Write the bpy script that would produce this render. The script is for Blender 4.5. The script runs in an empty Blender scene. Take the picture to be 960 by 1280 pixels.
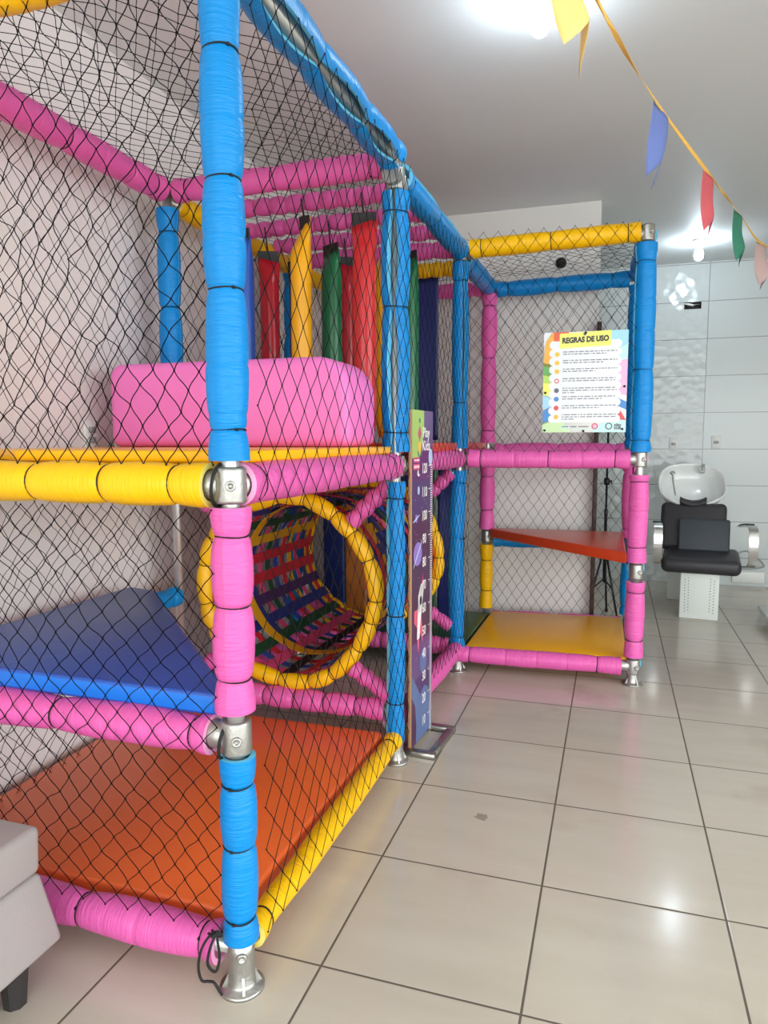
import bpy, bmesh, math, random
import numpy as np
from mathutils import Vector, Matrix, noise as mnoise

random.seed(7)
PI = math.pi
scene = bpy.context.scene
COL = scene.collection
WORLD = {}                      # world matrix of every object built


def srgb(r, g, b):
    def f(c):
        c /= 255.0
        return c / 12.92 if c <= 0.04045 else ((c + 0.055) / 1.055) ** 2.4
    return (f(r), f(g), f(b), 1.0)


# ------------------------------------------------------------------ materials
def new_mat(name):
    m = bpy.data.materials.new(name)
    m.use_nodes = True
    nt = m.node_tree
    return m, nt, nt.nodes['Principled BSDF']


def plain(name, col, rough=0.5, metal=0.0, var=0.06, nscale=6.0, bump=0.0, bscale=40.0, spec=0.5, stretch=None, coat=0.0):
    m, nt, b = new_mat(name)
    N, L = nt.nodes, nt.links
    tc = N.new('ShaderNodeTexCoord')
    n1 = N.new('ShaderNodeTexNoise')
    n1.inputs['Scale'].default_value = nscale
    n1.inputs['Detail'].default_value = 3
    L.new(tc.outputs['Object'], n1.inputs['Vector'])
    mx = N.new('ShaderNodeMix')
    mx.data_type = 'RGBA'
    c = srgb(*col)
    mx.inputs['A'].default_value = tuple(max(0, x * (1 - var)) for x in c[:3]) + (1,)
    mx.inputs['B'].default_value = tuple(min(1, x * (1 + var)) for x in c[:3]) + (1,)
    L.new(n1.outputs['Fac'], mx.inputs['Factor'])
    L.new(mx.outputs['Result'], b.inputs['Base Color'])
    b.inputs['Roughness'].default_value = rough
    b.inputs['Metallic'].default_value = metal
    b.inputs['Specular IOR Level'].default_value = spec
    if coat:
        b.inputs['Coat Weight'].default_value = coat
        b.inputs['Coat Roughness'].default_value = 0.1
    if bump:
        n2 = N.new('ShaderNodeTexNoise')
        n2.inputs['Scale'].default_value = bscale
        n2.inputs['Detail'].default_value = 4
        if stretch:
            mp = N.new('ShaderNodeMapping')
            mp.inputs['Scale'].default_value = stretch
            L.new(tc.outputs['Object'], mp.inputs['Vector'])
            L.new(mp.outputs['Vector'], n2.inputs['Vector'])
        else:
            L.new(tc.outputs['Object'], n2.inputs['Vector'])
        bp = N.new('ShaderNodeBump')
        bp.inputs['Strength'].default_value = bump
        bp.inputs['Distance'].default_value = 0.01
        L.new(n2.outputs['Fac'], bp.inputs['Height'])
        L.new(bp.outputs['Normal'], b.inputs['Normal'])
    return m


def foam_mat(name, col, rough=0.33):
    # extruded polyethylene foam: skin with fine ripples across the tube (tube axis = local Z)
    return plain(name, col, rough, var=0.07, nscale=5, bump=0.45, bscale=1.0, stretch=(14, 14, 130), spec=0.32)


def vinyl(name, col, rough=0.32, bump=0.12, bscale=7):
    return plain(name, col, rough, var=0.05, nscale=4, bump=bump, bscale=bscale, spec=0.5)


M = {}
FOAM = {'blue': (0, 132, 206), 'pink': (224, 96, 170), 'yellow': (247, 188, 0)}
INNER = {'blue': (110, 200, 235), 'pink': (250, 170, 210), 'yellow': (250, 228, 120)}
for k in FOAM:
    M['foam_' + k] = foam_mat('foam_' + k, FOAM[k])
    M['foamin_' + k] = plain('foam_inner_' + k, INNER[k], 0.7, bump=0.2, bscale=90)
M['steel'] = plain('galvanised_steel', (204, 203, 199), 0.34, 0.65, var=0.12, nscale=18, bump=0.05, bscale=60)
M['castalu'] = plain('cast_aluminium', (176, 174, 169), 0.42, 0.9, var=0.12, nscale=30, bump=0.15, bscale=90)
M['chrome'] = plain('chrome', (215, 215, 215), 0.18, 1.0, var=0.03)
M['brushed'] = plain('brushed_steel', (170, 168, 162), 0.36, 1.0, var=0.06, bump=0.05, bscale=60)
M['black'] = plain('black_rope', (16, 15, 15), 0.7)
M['net'] = plain('net_twine', (10, 9, 9), 0.8, spec=0.2)
M['blackplastic'] = plain('black_plastic', (24, 24, 25), 0.45)
M['v_orange'] = vinyl('vinyl_orange', (236, 106, 50), 0.33)
M['v_redor'] = vinyl('vinyl_red_orange', (214, 72, 34), 0.28, bump=0.25, bscale=16)
M['v_blue'] = vinyl('vinyl_blue', (40, 84, 178), 0.33, bump=0.25, bscale=6)
M['v_rim'] = vinyl('vinyl_bright_blue', (0, 112, 214), 0.3)
M['v_yellow'] = plain('vinyl_yellow', (255, 184, 0), .3, var=.04, nscale=4, bump=.12, bscale=7, spec=.35)
M['v_pink'] = vinyl('vinyl_pink', (240, 122, 198), 0.5, bump=0.02)
M['v_green'] = vinyl('vinyl_green', (16, 104, 62), 0.28, bump=0.2)
M['v_dgreen'] = vinyl('vinyl_dark_green', (40, 88, 50), 0.32)
M['v_red'] = vinyl('vinyl_red', (190, 26, 42), 0.24, bump=0.3)
M['v_red2'] = vinyl('vinyl_bright_red', (214, 44, 48), 0.24, bump=0.3)
M['v_tubeblue'] = vinyl('vinyl_tube_blue', (38, 84, 176), 0.28, bump=0.2)
M['v_tubeyel'] = vinyl('vinyl_tube_yellow', (246, 176, 8), 0.28, bump=0.2)
M['v_navy'] = vinyl('vinyl_navy', (24, 40, 108), 0.36, bump=0.2)
M['v_brown'] = vinyl('vinyl_ochre', (190, 110, 40), 0.36)
STR = {'navy': (34, 48, 128), 'red': (206, 34, 48), 'green': (20, 74, 44), 'black': (24, 22, 26), 'yellow': (232, 170, 14),
       'pink': (226, 74, 130), 'purple': (72, 36, 92), 'blue': (40, 74, 170)}
for k in STR:
    M['s_' + k] = plain('strap_' + k, STR[k], 0.6, bump=0.3, bscale=300)
M['grey_leather'] = plain('light_grey_leatherette', (162, 154, 151), 0.5, var=0.03, bump=0.08, bscale=120)
M['seam'] = plain('seam_thread', (90, 82, 82), 0.7)
M['darkfoot'] = plain('dark_wood_foot', (46, 42, 42), 0.5)
M['ceramic'] = plain('white_ceramic', (236, 238, 236), 0.12, var=0.01, coat=0.3)
M['white_metal'] = plain('white_enamel', (222, 226, 220), 0.35, var=0.02)
M['chairblack'] = plain('charcoal_leatherette', (46, 44, 48), 0.48, var=0.06, bump=0.1, bscale=160)
M['chairgrey'] = plain('slate_leatherette', (52, 58, 66), 0.5, var=0.05, bump=0.1, bscale=160)
M['hole'] = plain('dark_hole', (14, 14, 14), 0.9)
M['whiteplastic'] = plain('white_plastic', (232, 232, 228), 0.35, var=0.02)
M['greyplastic'] = plain('grey_plastic', (160, 164, 164), 0.4, var=0.02)
M['brownwood'] = plain('dark_brown_wood', (70, 48, 42), 0.5, var=0.15, nscale=12, bump=0.1)
M['tanwood'] = plain('board_edge', (196, 150, 112), 0.6, var=0.08)
M['cavity'] = plain('niche_interior', (58, 56, 56), 0.9, var=0.35, nscale=40)


def emit(name, col, s):
    m, nt, b = new_mat(name)
    b.inputs['Base Color'].default_value = (0.9, 0.9, 0.9, 1)
    b.inputs['Emission Color'].default_value = srgb(*col)
    b.inputs['Emission Strength'].default_value = s
    return m


_pc = {}


def pc(r, g, b, rough=0.35):
    k = (r, g, b, rough)
    if k not in _pc:
        _pc[k] = plain('print_%d_%d_%d' % (r, g, b), (r, g, b), rough, var=0.02)
    return _pc[k]


def floor_mat():
    m, nt, b = new_mat('glossy_beige_floor_tile')
    N, L = nt.nodes, nt.links
    geo = N.new('ShaderNodeNewGeometry')
    sep = N.new('ShaderNodeSeparateXYZ')
    L.new(geo.outputs['Position'], sep.inputs[0])
    s, ox, oy, gw = 0.494, -0.6595, 1.0218, 0.0030

    def math_(op, a, bv=None, clamp=False):
        n = N.new('ShaderNodeMath')
        n.operation = op
        n.use_clamp = clamp
        for i, v in enumerate((a, bv)):
            if v is None:
                continue
            if isinstance(v, (int, float)):
                n.inputs[i].default_value = v
            else:
                L.new(v, n.inputs[i])
        return n.outputs[0]

    def line(c, off):
        t = math_('DIVIDE', math_('SUBTRACT', c, off), s)
        f = math_('FRACT', t)
        d = math_('MINIMUM', f, math_('SUBTRACT', 1.0, f))
        return math_('MULTIPLY', d, s), math_('FLOOR', t)
    dx, ix = line(sep.outputs[0], ox)
    dy, iy = line(sep.outputs[1], oy)
    dmin = math_('MINIMUM', dx, dy)
    mask = math_('LESS_THAN', dmin, gw)
    comb = N.new('ShaderNodeCombineXYZ')
    L.new(ix, comb.inputs[0])
    L.new(iy, comb.inputs[1])
    wn = N.new('ShaderNodeTexWhiteNoise')
    L.new(comb.outputs[0], wn.inputs['Vector'])
    mp = N.new('ShaderNodeMapping')
    mp.inputs['Scale'].default_value = (1.2, 7, 1)
    add = N.new('ShaderNodeVectorMath')
    add.operation = 'ADD'
    L.new(geo.outputs['Position'], add.inputs[0])
    L.new(wn.outputs['Color'], add.inputs[1])
    L.new(add.outputs[0], mp.inputs['Vector'])
    n1 = N.new('ShaderNodeTexNoise')
    n1.inputs['Scale'].default_value = 1.6
    n1.inputs['Detail'].default_value = 5
    L.new(mp.outputs[0], n1.inputs['Vector'])
    ramp = N.new('ShaderNodeValToRGB')
    ramp.color_ramp.elements[0].position = 0.25
    ramp.color_ramp.elements[0].color = srgb(193, 183, 168)
    ramp.color_ramp.elements[1].position = 0.75
    ramp.color_ramp.elements[1].color = srgb(202, 193, 179)
    L.new(n1.outputs['Fac'], ramp.inputs['Fac'])
    n2 = N.new('ShaderNodeTexNoise')
    n2.inputs['Scale'].default_value = 2.3
    n2.inputs['Detail'].default_value = 6
    L.new(geo.outputs['Position'], n2.inputs['Vector'])
    r2 = N.new('ShaderNodeValToRGB')
    r2.color_ramp.elements[0].position = 0.26
    r2.color_ramp.elements[0].color = (0.86, 0.83, 0.80, 1)
    r2.color_ramp.elements[1].position = 0.40
    r2.color_ramp.elements[1].color = (1, 1, 1, 1)
    L.new(n2.outputs['Fac'], r2.inputs['Fac'])
    mul = N.new('ShaderNodeMix')
    mul.data_type = 'RGBA'
    mul.blend_type = 'MULTIPLY'
    mul.inputs['Factor'].default_value = 1
    L.new(ramp.outputs['Color'], mul.inputs['A'])
    L.new(r2.outputs['Color'], mul.inputs['B'])
    sv = N.new('ShaderNodeVectorMath')
    sv.operation = 'DISTANCE'
    ns = N.new('ShaderNodeTexNoise')
    ns.inputs['Scale'].default_value = 60
    L.new(geo.outputs['Position'], ns.inputs['Vector'])
    L.new(geo.outputs['Position'], sv.inputs[0])
    sv.inputs[1].default_value = (-.405, 2.338, 0)
    stain = math_('MULTIPLY', math_('LESS_THAN', sv.outputs['Value'], math_('MULTIPLY', ns.outputs['Fac'], 0.045)), 0.55)
    mst = N.new('ShaderNodeMix')
    mst.data_type = 'RGBA'
    L.new(stain, mst.inputs['Factor'])
    L.new(mul.outputs['Result'], mst.inputs['A'])
    mst.inputs['B'].default_value = srgb(110, 98, 82)
    mul = mst
    mx = N.new('ShaderNodeMix')
    mx.data_type = 'RGBA'
    L.new(mask, mx.inputs['Factor'])
    L.new(mul.outputs['Result'], mx.inputs['A'])
    mx.inputs['B'].default_value = srgb(98, 88, 78)
    L.new(mx.outputs['Result'], b.inputs['Base Color'])
    rr = math_('ADD', math_('MULTIPLY', mask, 0.6), math_('ADD', 0.10, math_('MULTIPLY', n2.outputs['Fac'], 0.12)))
    L.new(rr, b.inputs['Roughness'])
    hh = math_('MULTIPLY', math_('MINIMUM', dmin, 0.006), 100.0)
    n3 = N.new('ShaderNodeTexNoise')
    n3.inputs['Scale'].default_value = 9
    L.new(geo.outputs['Position'], n3.inputs['Vector'])
    hsum = math_('ADD', hh, math_('MULTIPLY', n3.outputs['Fac'], 0.06))
    bp = N.new('ShaderNodeBump')
    bp.inputs['Strength'].default_value = 0.25
    bp.inputs['Distance'].default_value = 0.004
    L.new(hsum, bp.inputs['Height'])
    L.new(bp.outputs['Normal'], b.inputs['Normal'])
    return m


def wall_tile_mat():
    m, nt, b = new_mat('white_wall_tile')
    N, L = nt.nodes, nt.links
    geo = N.new('ShaderNodeNewGeometry')
    sep = N.new('ShaderNodeSeparateXYZ')
    L.new(geo.outputs['Position'], sep.inputs[0])

    def math_(op, a, bv=None):
        n = N.new('ShaderNodeMath')
        n.operation = op
        for i, v in enumerate((a, bv)):
            if v is None:
                continue
            if isinstance(v, (int, float)):
                n.inputs[i].default_value = v
            else:
                L.new(v, n.inputs[i])
        return n.outputs[0]

    def line(c, off, s):
        f = math_('FRACT', math_('DIVIDE', math_('SUBTRACT', c, off), s))
        return math_('MULTIPLY', math_('MINIMUM', f, math_('SUBTRACT', 1.0, f)), s)
    dx = line(sep.outputs[0], 0.755, 0.65)
    dz = line(sep.outputs[2], -0.074, 0.325)
    mask = math_('LESS_THAN', math_('MINIMUM', dx, dz), 0.0035)
    mx = N.new('ShaderNodeMix')
    mx.data_type = 'RGBA'
    L.new(mask, mx.inputs['Factor'])
    mx.inputs['A'].default_value = srgb(202, 208, 207)
    mx.inputs['B'].default_value = srgb(150, 152, 152)
    L.new(mx.outputs['Result'], b.inputs['Base Color'])
    b.inputs['Roughness'].default_value = 0.16
    left = math_('LESS_THAN', sep.outputs[0], 0.752)
    vor = N.new('ShaderNodeTexVoronoi')
    vor.inputs['Scale'].default_value = 14
    L.new(geo.outputs['Position'], vor.inputs['Vector'])
    h = math_('MULTIPLY', vor.outputs['Distance'], left)
    bp = N.new('ShaderNodeBump')
    bp.inputs['Strength'].default_value = 0.35
    bp.inputs['Distance'].default_value = 0.012
    L.new(h, bp.inputs['Height'])
    L.new(bp.outputs['Normal'], b.inputs['Normal'])
    return m


# ------------------------------------------------------------------ mesh builder
class MB:
    def __init__(self):
        self.v, self.f, self.m, self.s = [], [], [], []

    def face(self, idx, mat=0, smooth=False):
        self.f.append(tuple(idx))
        self.m.append(mat)
        self.s.append(smooth)

    def add(self, verts):
        o = len(self.v)
        self.v.extend([tuple(p) for p in verts])
        return o

    def box(self, c, s, mat=0):
        x, y, z = c
        a, b, d = s[0] / 2, s[1] / 2, s[2] / 2
        o = self.add([(x + i * a, y + j * b, z + k * d) for k in (-1, 1) for j in (-1, 1) for i in (-1, 1)])
        for q in ((0, 2, 3, 1), (4, 5, 7, 6), (0, 1, 5, 4), (2, 6, 7, 3), (0, 4, 6, 2), (1, 3, 7, 5)):
            self.face([o + i for i in q], mat)
        return self

    def prism(self, poly, z0, z1, mat=0, side=None):
        n = len(poly)
        o = self.add([(p[0], p[1], z0) for p in poly] + [(p[0], p[1], z1) for p in poly])
        self.face([o + i for i in range(n)][::-1], mat if side is None else side)
        self.face([o + n + i for i in range(n)], mat)
        for i in range(n):
            j = (i + 1) % n
            self.face((o + i, o + j, o + n + j, o + n + i), mat if side is None else side)
        return self

    def loft(self, rings, closed_ring=True, cap=True, mat=0, smooth=True, closed_path=False):
        n = len(rings[0])
        o = self.add([p for r in rings for p in r])
        R = len(rings)
        for i in range(R if closed_path else R - 1):
            i2 = (i + 1) % R
            for j in range(n if closed_ring else n - 1):
                j2 = (j + 1) % n
                self.face((o + i * n + j, o + i * n + j2, o + i2 * n + j2, o + i2 * n + j), mat, smooth)
        if cap and not closed_path:
            self.face([o + j for j in range(n)][::-1], mat)
            self.face([o + (R - 1) * n + j for j in range(n)], mat)
        return self

    def lathe(self, prof, n=24, c=(0, 0, 0), mat=0, cap=True, smooth=True):
        return self.loft([[(c[0] + r * math.cos(2 * PI * j / n), c[1] + r * math.sin(2 * PI * j / n), c[2] + z) for j in range(n)]
                          for r, z in prof], cap=cap, mat=mat, smooth=smooth)

    def tube(self, pts, r, n=8, mat=0, closed=False, smooth=True):
        pts = [Vector(p) for p in pts]
        R = len(pts)
        rings, ref = [], None
        for i, p in enumerate(pts):
            if closed:
                d = (pts[(i + 1) % R] - pts[i - 1]).normalized()
            else:
                d = (pts[min(i + 1, R - 1)] - pts[max(i - 1, 0)]).normalized()
            if ref is None:
                ref = Vector((0, 0, 1)) if abs(d.z) < 0.9 else Vector((1, 0, 0))
            u = (ref - d * ref.dot(d)).normalized()
            w = d.cross(u)
            ref = u
            rr = r[i] if isinstance(r, (list, tuple)) else r
            rings.append([p + u * (rr * math.cos(2 * PI * j / n)) + w * (rr * math.sin(2 * PI * j / n)) for j in range(n)])
        return self.loft(rings, mat=mat, smooth=smooth, closed_path=closed)

    def strip(self, pts, wdir, w, t, mat=0, nrm=None, smooth=True):
        # flat band along pts, width along wdir (vector or list), thickness t
        pts = [Vector(p) for p in pts]
        R = len(pts)
        rings = []
        for i, p in enumerate(pts):
            d = (pts[min(i + 1, R - 1)] - pts[max(i - 1, 0)]).normalized()
            wv = Vector(wdir[i] if isinstance(wdir, list) else wdir).normalized()
            nn = d.cross(wv).normalized()
            rings.append([p + wv * (w / 2) + nn * (t / 2), p - wv * (w / 2) + nn * (t / 2), p - wv * (w / 2) - nn * (t / 2), p + wv * (w / 2) - nn * (t / 2)])
        return self.loft(rings, mat=mat, smooth=False)

    def build(self, name, mats, parent=None, mw=None, bevel=0.0, bseg=2, recalc=True, angle=30, allsmooth=False):
        me = bpy.data.meshes.new(name)
        me.from_pydata(self.v, [], self.f)
        if not isinstance(mats, (list, tuple)):
            mats = [mats]
        for m in mats:
            me.materials.append(m)
        me.polygons.foreach_set('material_index', self.m)
        me.polygons.foreach_set('use_smooth', self.s)
        if recalc or bevel:
            bm = bmesh.new()
            bm.from_mesh(me)
            if recalc:
                bmesh.ops.recalc_face_normals(bm, faces=bm.faces)
            if bevel:
                ed = [e for e in bm.edges if len(e.link_faces) == 2 and e.calc_face_angle(0) > math.radians(angle)]
                bmesh.ops.bevel(bm, geom=ed, offset=bevel, segments=bseg, profile=0.5, affect='EDGES', clamp_overlap=True)
                for f in bm.faces:
                    f.smooth = True
            if allsmooth:
                for f in bm.faces:
                    f.smooth = True
            bm.to_mesh(me)
            bm.free()
        me.update()
        return link(name, me, parent, mw)


def link(name, data, parent=None, mw=None):
    o = bpy.data.objects.new(name, data)
    COL.objects.link(o)
    mw = Matrix.Identity(4) if mw is None else (Matrix.Translation(mw) if not isinstance(mw, Matrix) else mw)
    WORLD[o.name] = mw
    if parent is not None:
        o.parent = parent
        o.matrix_local = WORLD[parent.name].inverted() @ mw
    else:
        o.matrix_world = mw
    return o


def tag(o, label, cat=None, group=None):
    o['label'] = label
    if cat:
        o['category'] = cat
    if group:
        o['group'] = group
    return o


def thing(name, loc, label, cat, group=None, rz=0.0):
    o = link(name, None, None, Matrix.Translation(loc) @ Matrix.Rotation(rz, 4, 'Z'))
    return tag(o, label, cat, group)


def structure(o):
    o['kind'] = 'structure'
    return o


def text_mb(s, size, mb, mat, place, spacing=1.0, xscale=1.0, bold=0.0):
    """letters of s as flat faces; place maps (x, y) of the lettering plane to a point"""
    cu = bpy.data.curves.new('lettering', 'FONT')
    cu.body = s
    cu.size = size
    cu.align_x = 'CENTER'
    cu.align_y = 'CENTER'
    cu.space_character = spacing
    cu.offset = bold
    cu.resolution_u = 3
    ob = bpy.data.objects.new('lettering', cu)
    COL.objects.link(ob)
    dg = bpy.context.evaluated_depsgraph_get()
    me = bpy.data.meshes.new_from_object(ob.evaluated_get(dg))
    o = mb.add([place(v.co.x * xscale, v.co.y) for v in me.vertices])
    for p in me.polygons:
        mb.face([o + i for i in p.vertices], mat)
    bpy.data.objects.remove(ob)
    bpy.data.curves.remove(cu)
    bpy.data.meshes.remove(me)


# ------------------------------------------------------------------ room
XL, XR, YF, YB, YP, ZC = -1.975, 3.4, -3.2, 6.96, 5.0, 2.865
wallpaint = plain('white_wall_paint', (228, 221, 219), 0.7, var=0.025, nscale=1.5, bump=0.03, bscale=120)
partpaint = plain('white_partition_paint', (226, 222, 218), 0.6, var=0.02, nscale=1.5, bump=0.03, bscale=120)
ceilpaint = plain('ceiling_paint', (218, 222, 222), 0.55, var=0.02, nscale=1.2, bump=0.03, bscale=90)
b = MB().box(((XL + XR) / 2, (YF + YB) / 2, -0.05), (XR - XL + 0.4, YB - YF + 0.4, 0.1))
structure(b.build('floor', floor_mat()))
b = MB().box(((XL + XR) / 2, (YF + YB) / 2, ZC + 0.06), (XR - XL + 0.4, YB - YF + 0.4, 0.12))
structure(b.build('ceiling', ceilpaint))
b = MB().box((XL - 0.1, (YF + YB) / 2, ZC / 2), (0.2, YB - YF + 0.4, ZC))
structure(b.build('wall_left', wallpaint))
# right side: solid wall at the back, open shopfront bay further forward with a header above it
b = MB().box((XR + 0.1, (3.0 + YB) / 2, ZC / 2), (0.2, YB - 3.0, ZC)).box((XR + 0.1, (YF + 3.0) / 2, (2.6 + ZC) / 2), (0.2, 3.0 - YF, ZC - 2.6)).box((XR + 0.1, YF - .1, ZC / 2), (0.2, .3, ZC))
structure(b.build('wall_right', wallpaint))
# the partition that ends beside the play frame
b = MB().box(((XL - 0.126) / 2, YP + 0.07, ZC / 2), (-0.126 - XL, 0.14, ZC))
structure(b.build('wall_partition', partpaint, bevel=0.004))
# tiled back wall with an open box recess
nx0, nx1, nz0, nz1 = 0.555, 0.695, 2.463, 2.523
b = MB()
xs, zs = [XL, nx0, nx1, XR], [0, nz0, nz1, ZC]
for i in range(3):
    for k in range(3):
        if i == 1 and k == 1:
            continue
        b.box(((xs[i] + xs[i + 1]) / 2, YB + 0.08, (zs[k] + zs[k + 1]) / 2), (xs[i + 1] - xs[i], 0.16, zs[k + 1] - zs[k]))
structure(b.build('wall_back', wall_tile_mat()))
# shop front: header above a wide open door bay, street slab outside
b = MB().box(((XL + XR) / 2, YF - 0.1, (2.62 + ZC) / 2), (XR - XL, 0.2, ZC - 2.62))
structure(b.build('wall_front', wallpaint))
b = MB().box((3.0, YF - 5.2, -0.06), (28, 10, 0.1)).box((XR + 6.8, 1.8, -0.06), (13, 10, 0.1))
structure(b.build('floor_street', plain('street_concrete', (176, 172, 166), 0.8, var=0.1, nscale=2)))

# ------------------------------------------------------------------ play frame
frame = thing('play_frame', (-0.815, 2.66, 0), 'tall steel play frame with blue, pink and yellow foam sleeves and black netting', 'play structure')


def axes(p0, p1, xdir=None):
    p0, p1 = Vector(p0), Vector(p1)
    z = (p1 - p0).normalized()
    x = Vector(xdir) if xdir is not None else (Vector((0, 0, 1)) if abs(z.z) < 0.9 else Vector((1, 0, 0)))
    x = (x - z * x.dot(z)).normalized()
    y = z.cross(x)
    m = Matrix((x, y, z)).transposed().to_4x4()
    return Matrix.Translation(p0) @ m, (p1 - p0).length


def auto_marks(L, tie_gap=0.3):
    e = 0.055
    n = max(1, round((L - 2 * e) / tie_gap))
    ties = [e + (L - 2 * e) * i / n for i in range(n + 1)]
    gr = [(ties[i] + ties[i + 1]) / 2 for i in range(n)] if tie_gap > 0.25 else []
    return ties, gr


NT = [0]


def sleeve(parent, p0, p1, color, r=0.045, ties=None, grooves=None, slit=None, slitw=0.0, slit0=0.03, show=True, th=0.013, seed=None, bulge=0.07, step=0.011, pinch=0.17, off=None, pw=0.015):
    """foam tube from p0 to p1, pinched where it is tied; slit = world direction of its open seam"""
    mw, L = axes(p0, p1, slit)
    if ties is None:
        ties, g2 = auto_marks(L)
        grooves = g2 if grooves is None else grooves
    grooves = grooves or []
    sd = seed if seed is not None else random.random() * 100
    nz = max(8, int(L / step))
    cuts = sorted([0] + list(ties) + [L])
    mb = MB()
    n = 24
    rings = []
    zl = sorted(set([L * i / nz for i in range(nz + 1)] + [t + dq for t in list(ties) + list(grooves) for dq in (-.005, 0, .005) if 0 < t + dq < L]))
    zl = [z for i, z in enumerate(zl) if i == 0 or z - zl[i - 1] > 1e-4]
    for z in zl:
        k = max(j for j in range(len(cuts) - 1) if cuts[j] <= z + 1e-9) if z < L else len(cuts) - 2
        s = (z - cuts[k]) / max(1e-6, cuts[k + 1] - cuts[k])
        sb = math.sin(PI * min(1, max(0, s)))
        endz = (k == 0 or k == len(cuts) - 2) and len(ties) > 0
        if endz:                               # free end: the mouth flares out again past its tie
            q = (ties[0] - z) / ties[0] if k == 0 else (z - ties[-1]) / max(1e-6, L - ties[-1])
            env = 1 - pinch + (pinch + bulge * .6) * max(0, min(1, q * 1.6)) ** 0.6
            sb = 0.0
        else:
            env = 1 - pinch + (pinch + bulge) * sb ** 0.5
        rr = r * (env - sum(0.05 * math.exp(-((z - t) / 0.006) ** 2) for t in ties) - sum(0.055 * math.exp(-((z - t) / 0.007) ** 2) for t in grooves))
        rr = max(rr, th + 0.021) if r > 0.036 else rr
        cx = 0.0035 * mnoise.noise(Vector((z * 5, sd, 0)))
        cy = 0.0035 * mnoise.noise(Vector((z * 5, sd, 7)))
        if off:
            cx += off[0] * math.sin(PI * z / L)
            cy += off[1] * math.sin(PI * z / L)
        g = slit0 + slitw * (0.25 + 0.75 * sb)
        ring_o, ring_i = [], []
        for j in range(n):
            a = g + (2 * PI - 2 * g) * j / (n - 1)
            w = 1 + 0.025 * mnoise.noise(Vector((math.cos(a) * 1.5, math.sin(a) * 1.5 + sd, z * 9)))
            ring_o.append((cx + rr * w * math.cos(a), cy + rr * w * math.sin(a), z))
            ring_i.append((cx + (rr - th) * math.cos(a), cy + (rr - th) * math.sin(a), z))
        rings.append((ring_o, ring_i))
    # outer skin
    mb.loft([q[0] for q in rings], closed_ring=False, cap=False, mat=0)
    mb.loft([q[1][::-1] for q in rings], closed_ring=False, cap=False, mat=1)
    R = len(rings)
    bi = R * n
    for i in range(R - 1):      # seam lips
        for j in (0, n - 1):
            ji = n - 1 - j
            q = mb.add([mb.v[w_] for w_ in (i * n + j, (i + 1) * n + j, bi + (i + 1) * n + ji, bi + i * n + ji)])
            mb.face((q, q + 1, q + 2, q + 3), 1)
    for i in (0, R - 1):        # end lips
        for j in range(n - 1):
            q = mb.add([mb.v[w_] for w_ in (i * n + j, i * n + j + 1, bi + i * n + n - 2 - j, bi + i * n + n - 1 - j)])
            mb.face((q, q + 1, q + 2, q + 3), 1)
    o = mb.build('foam_sleeve', [M['foam_' + color], M['foamin_' + color]], parent, mw, recalc=False)
    # consistent outward normals for the two skins
    if show:
        for t in ties:
            rr = r * (0.95 - pinch) + 0.0015
            rr = max(rr, th + 0.0225) if r > 0.036 else rr
            tb = MB()
            tb.tube([(rr * math.cos(2 * PI * j / 20), rr * math.sin(2 * PI * j / 20), t + 0.0015 * math.sin(4 * PI * j / 20 + sd)) for j in range(20)], 0.0021, 5, closed=True)
            a = 0.4 + sd
            tb.box((rr * math.cos(a), rr * math.sin(a), t), (0.007, 0.007, 0.006))
            tb.build('cable_tie', M['black'], parent, mw, recalc=False)
            NT[0] += 1
    return o


def pipe(name, p0, p1, r=0.02, parent=frame, n=14):
    mw, L = axes(p0, p1)
    return MB().lathe([(r, 0), (r, L)], n).build(name, M['steel'], parent, mw)


def beam(p0, p1, color, r=0.045, trim=(0.05, 0.05), name='beam', **kw):
    p0, p1 = Vector(p0), Vector(p1)
    o = pipe(name, p0, p1)
    d = (p1 - p0).normalized()
    sleeve(o, p0 + d * trim[0], p1 - d * trim[1], color, r, **kw)
    return o


def connector(parent, p, dirs, r=0.036, h=0.082, screw=(0.5, -0.85)):
    """cast pipe clamp around a post with stubs towards the beams and a set screw"""
    mb = MB()
    mb.lathe([(r - .005, -h / 2), (r - .001, -h / 2 + .003), (r, -h / 2 + .008), (r, h / 2 - .008), (r - .001, h / 2 - .003), (r - .005, h / 2)], 28)
    for d in dirs:
        d = Vector(d).normalized()
        s0 = d * (r * 0.5)
        s1 = d * 0.066
        w = Vector((0, 0, 1)) if abs(d.z) < .9 else Vector((1, 0, 0))
        u = d.cross(w).normalized()
        w = u.cross(d)
        mb.loft([[q + u * (rr * math.cos(2 * PI * j / 18)) + w * (rr * math.sin(2 * PI * j / 18)) for j in range(18)]
                 for q, rr in ((s0, .033), (d * .045, .033), (d * .055, .0335), (s1, .033))])
    sd = Vector((screw[0], screw[1], 0)).normalized()
    u = sd.cross(Vector((0, 0, 1)))
    w = Vector((0, 0, 1))
    mb.loft([[sd * q + u * (rr * math.cos(2 * PI * j / 14)) + w * (rr * math.sin(2 * PI * j / 14)) for j in range(14)]
             for q, rr in ((r * .8, .012), (r + .006, .012), (r + .007, .010), (r + .007, .006), (r + .001, .005), (r + .001, .0005))], cap=False)
    return mb.build('pipe_connector', M['castalu'], parent, Matrix.Translation(p))


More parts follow.
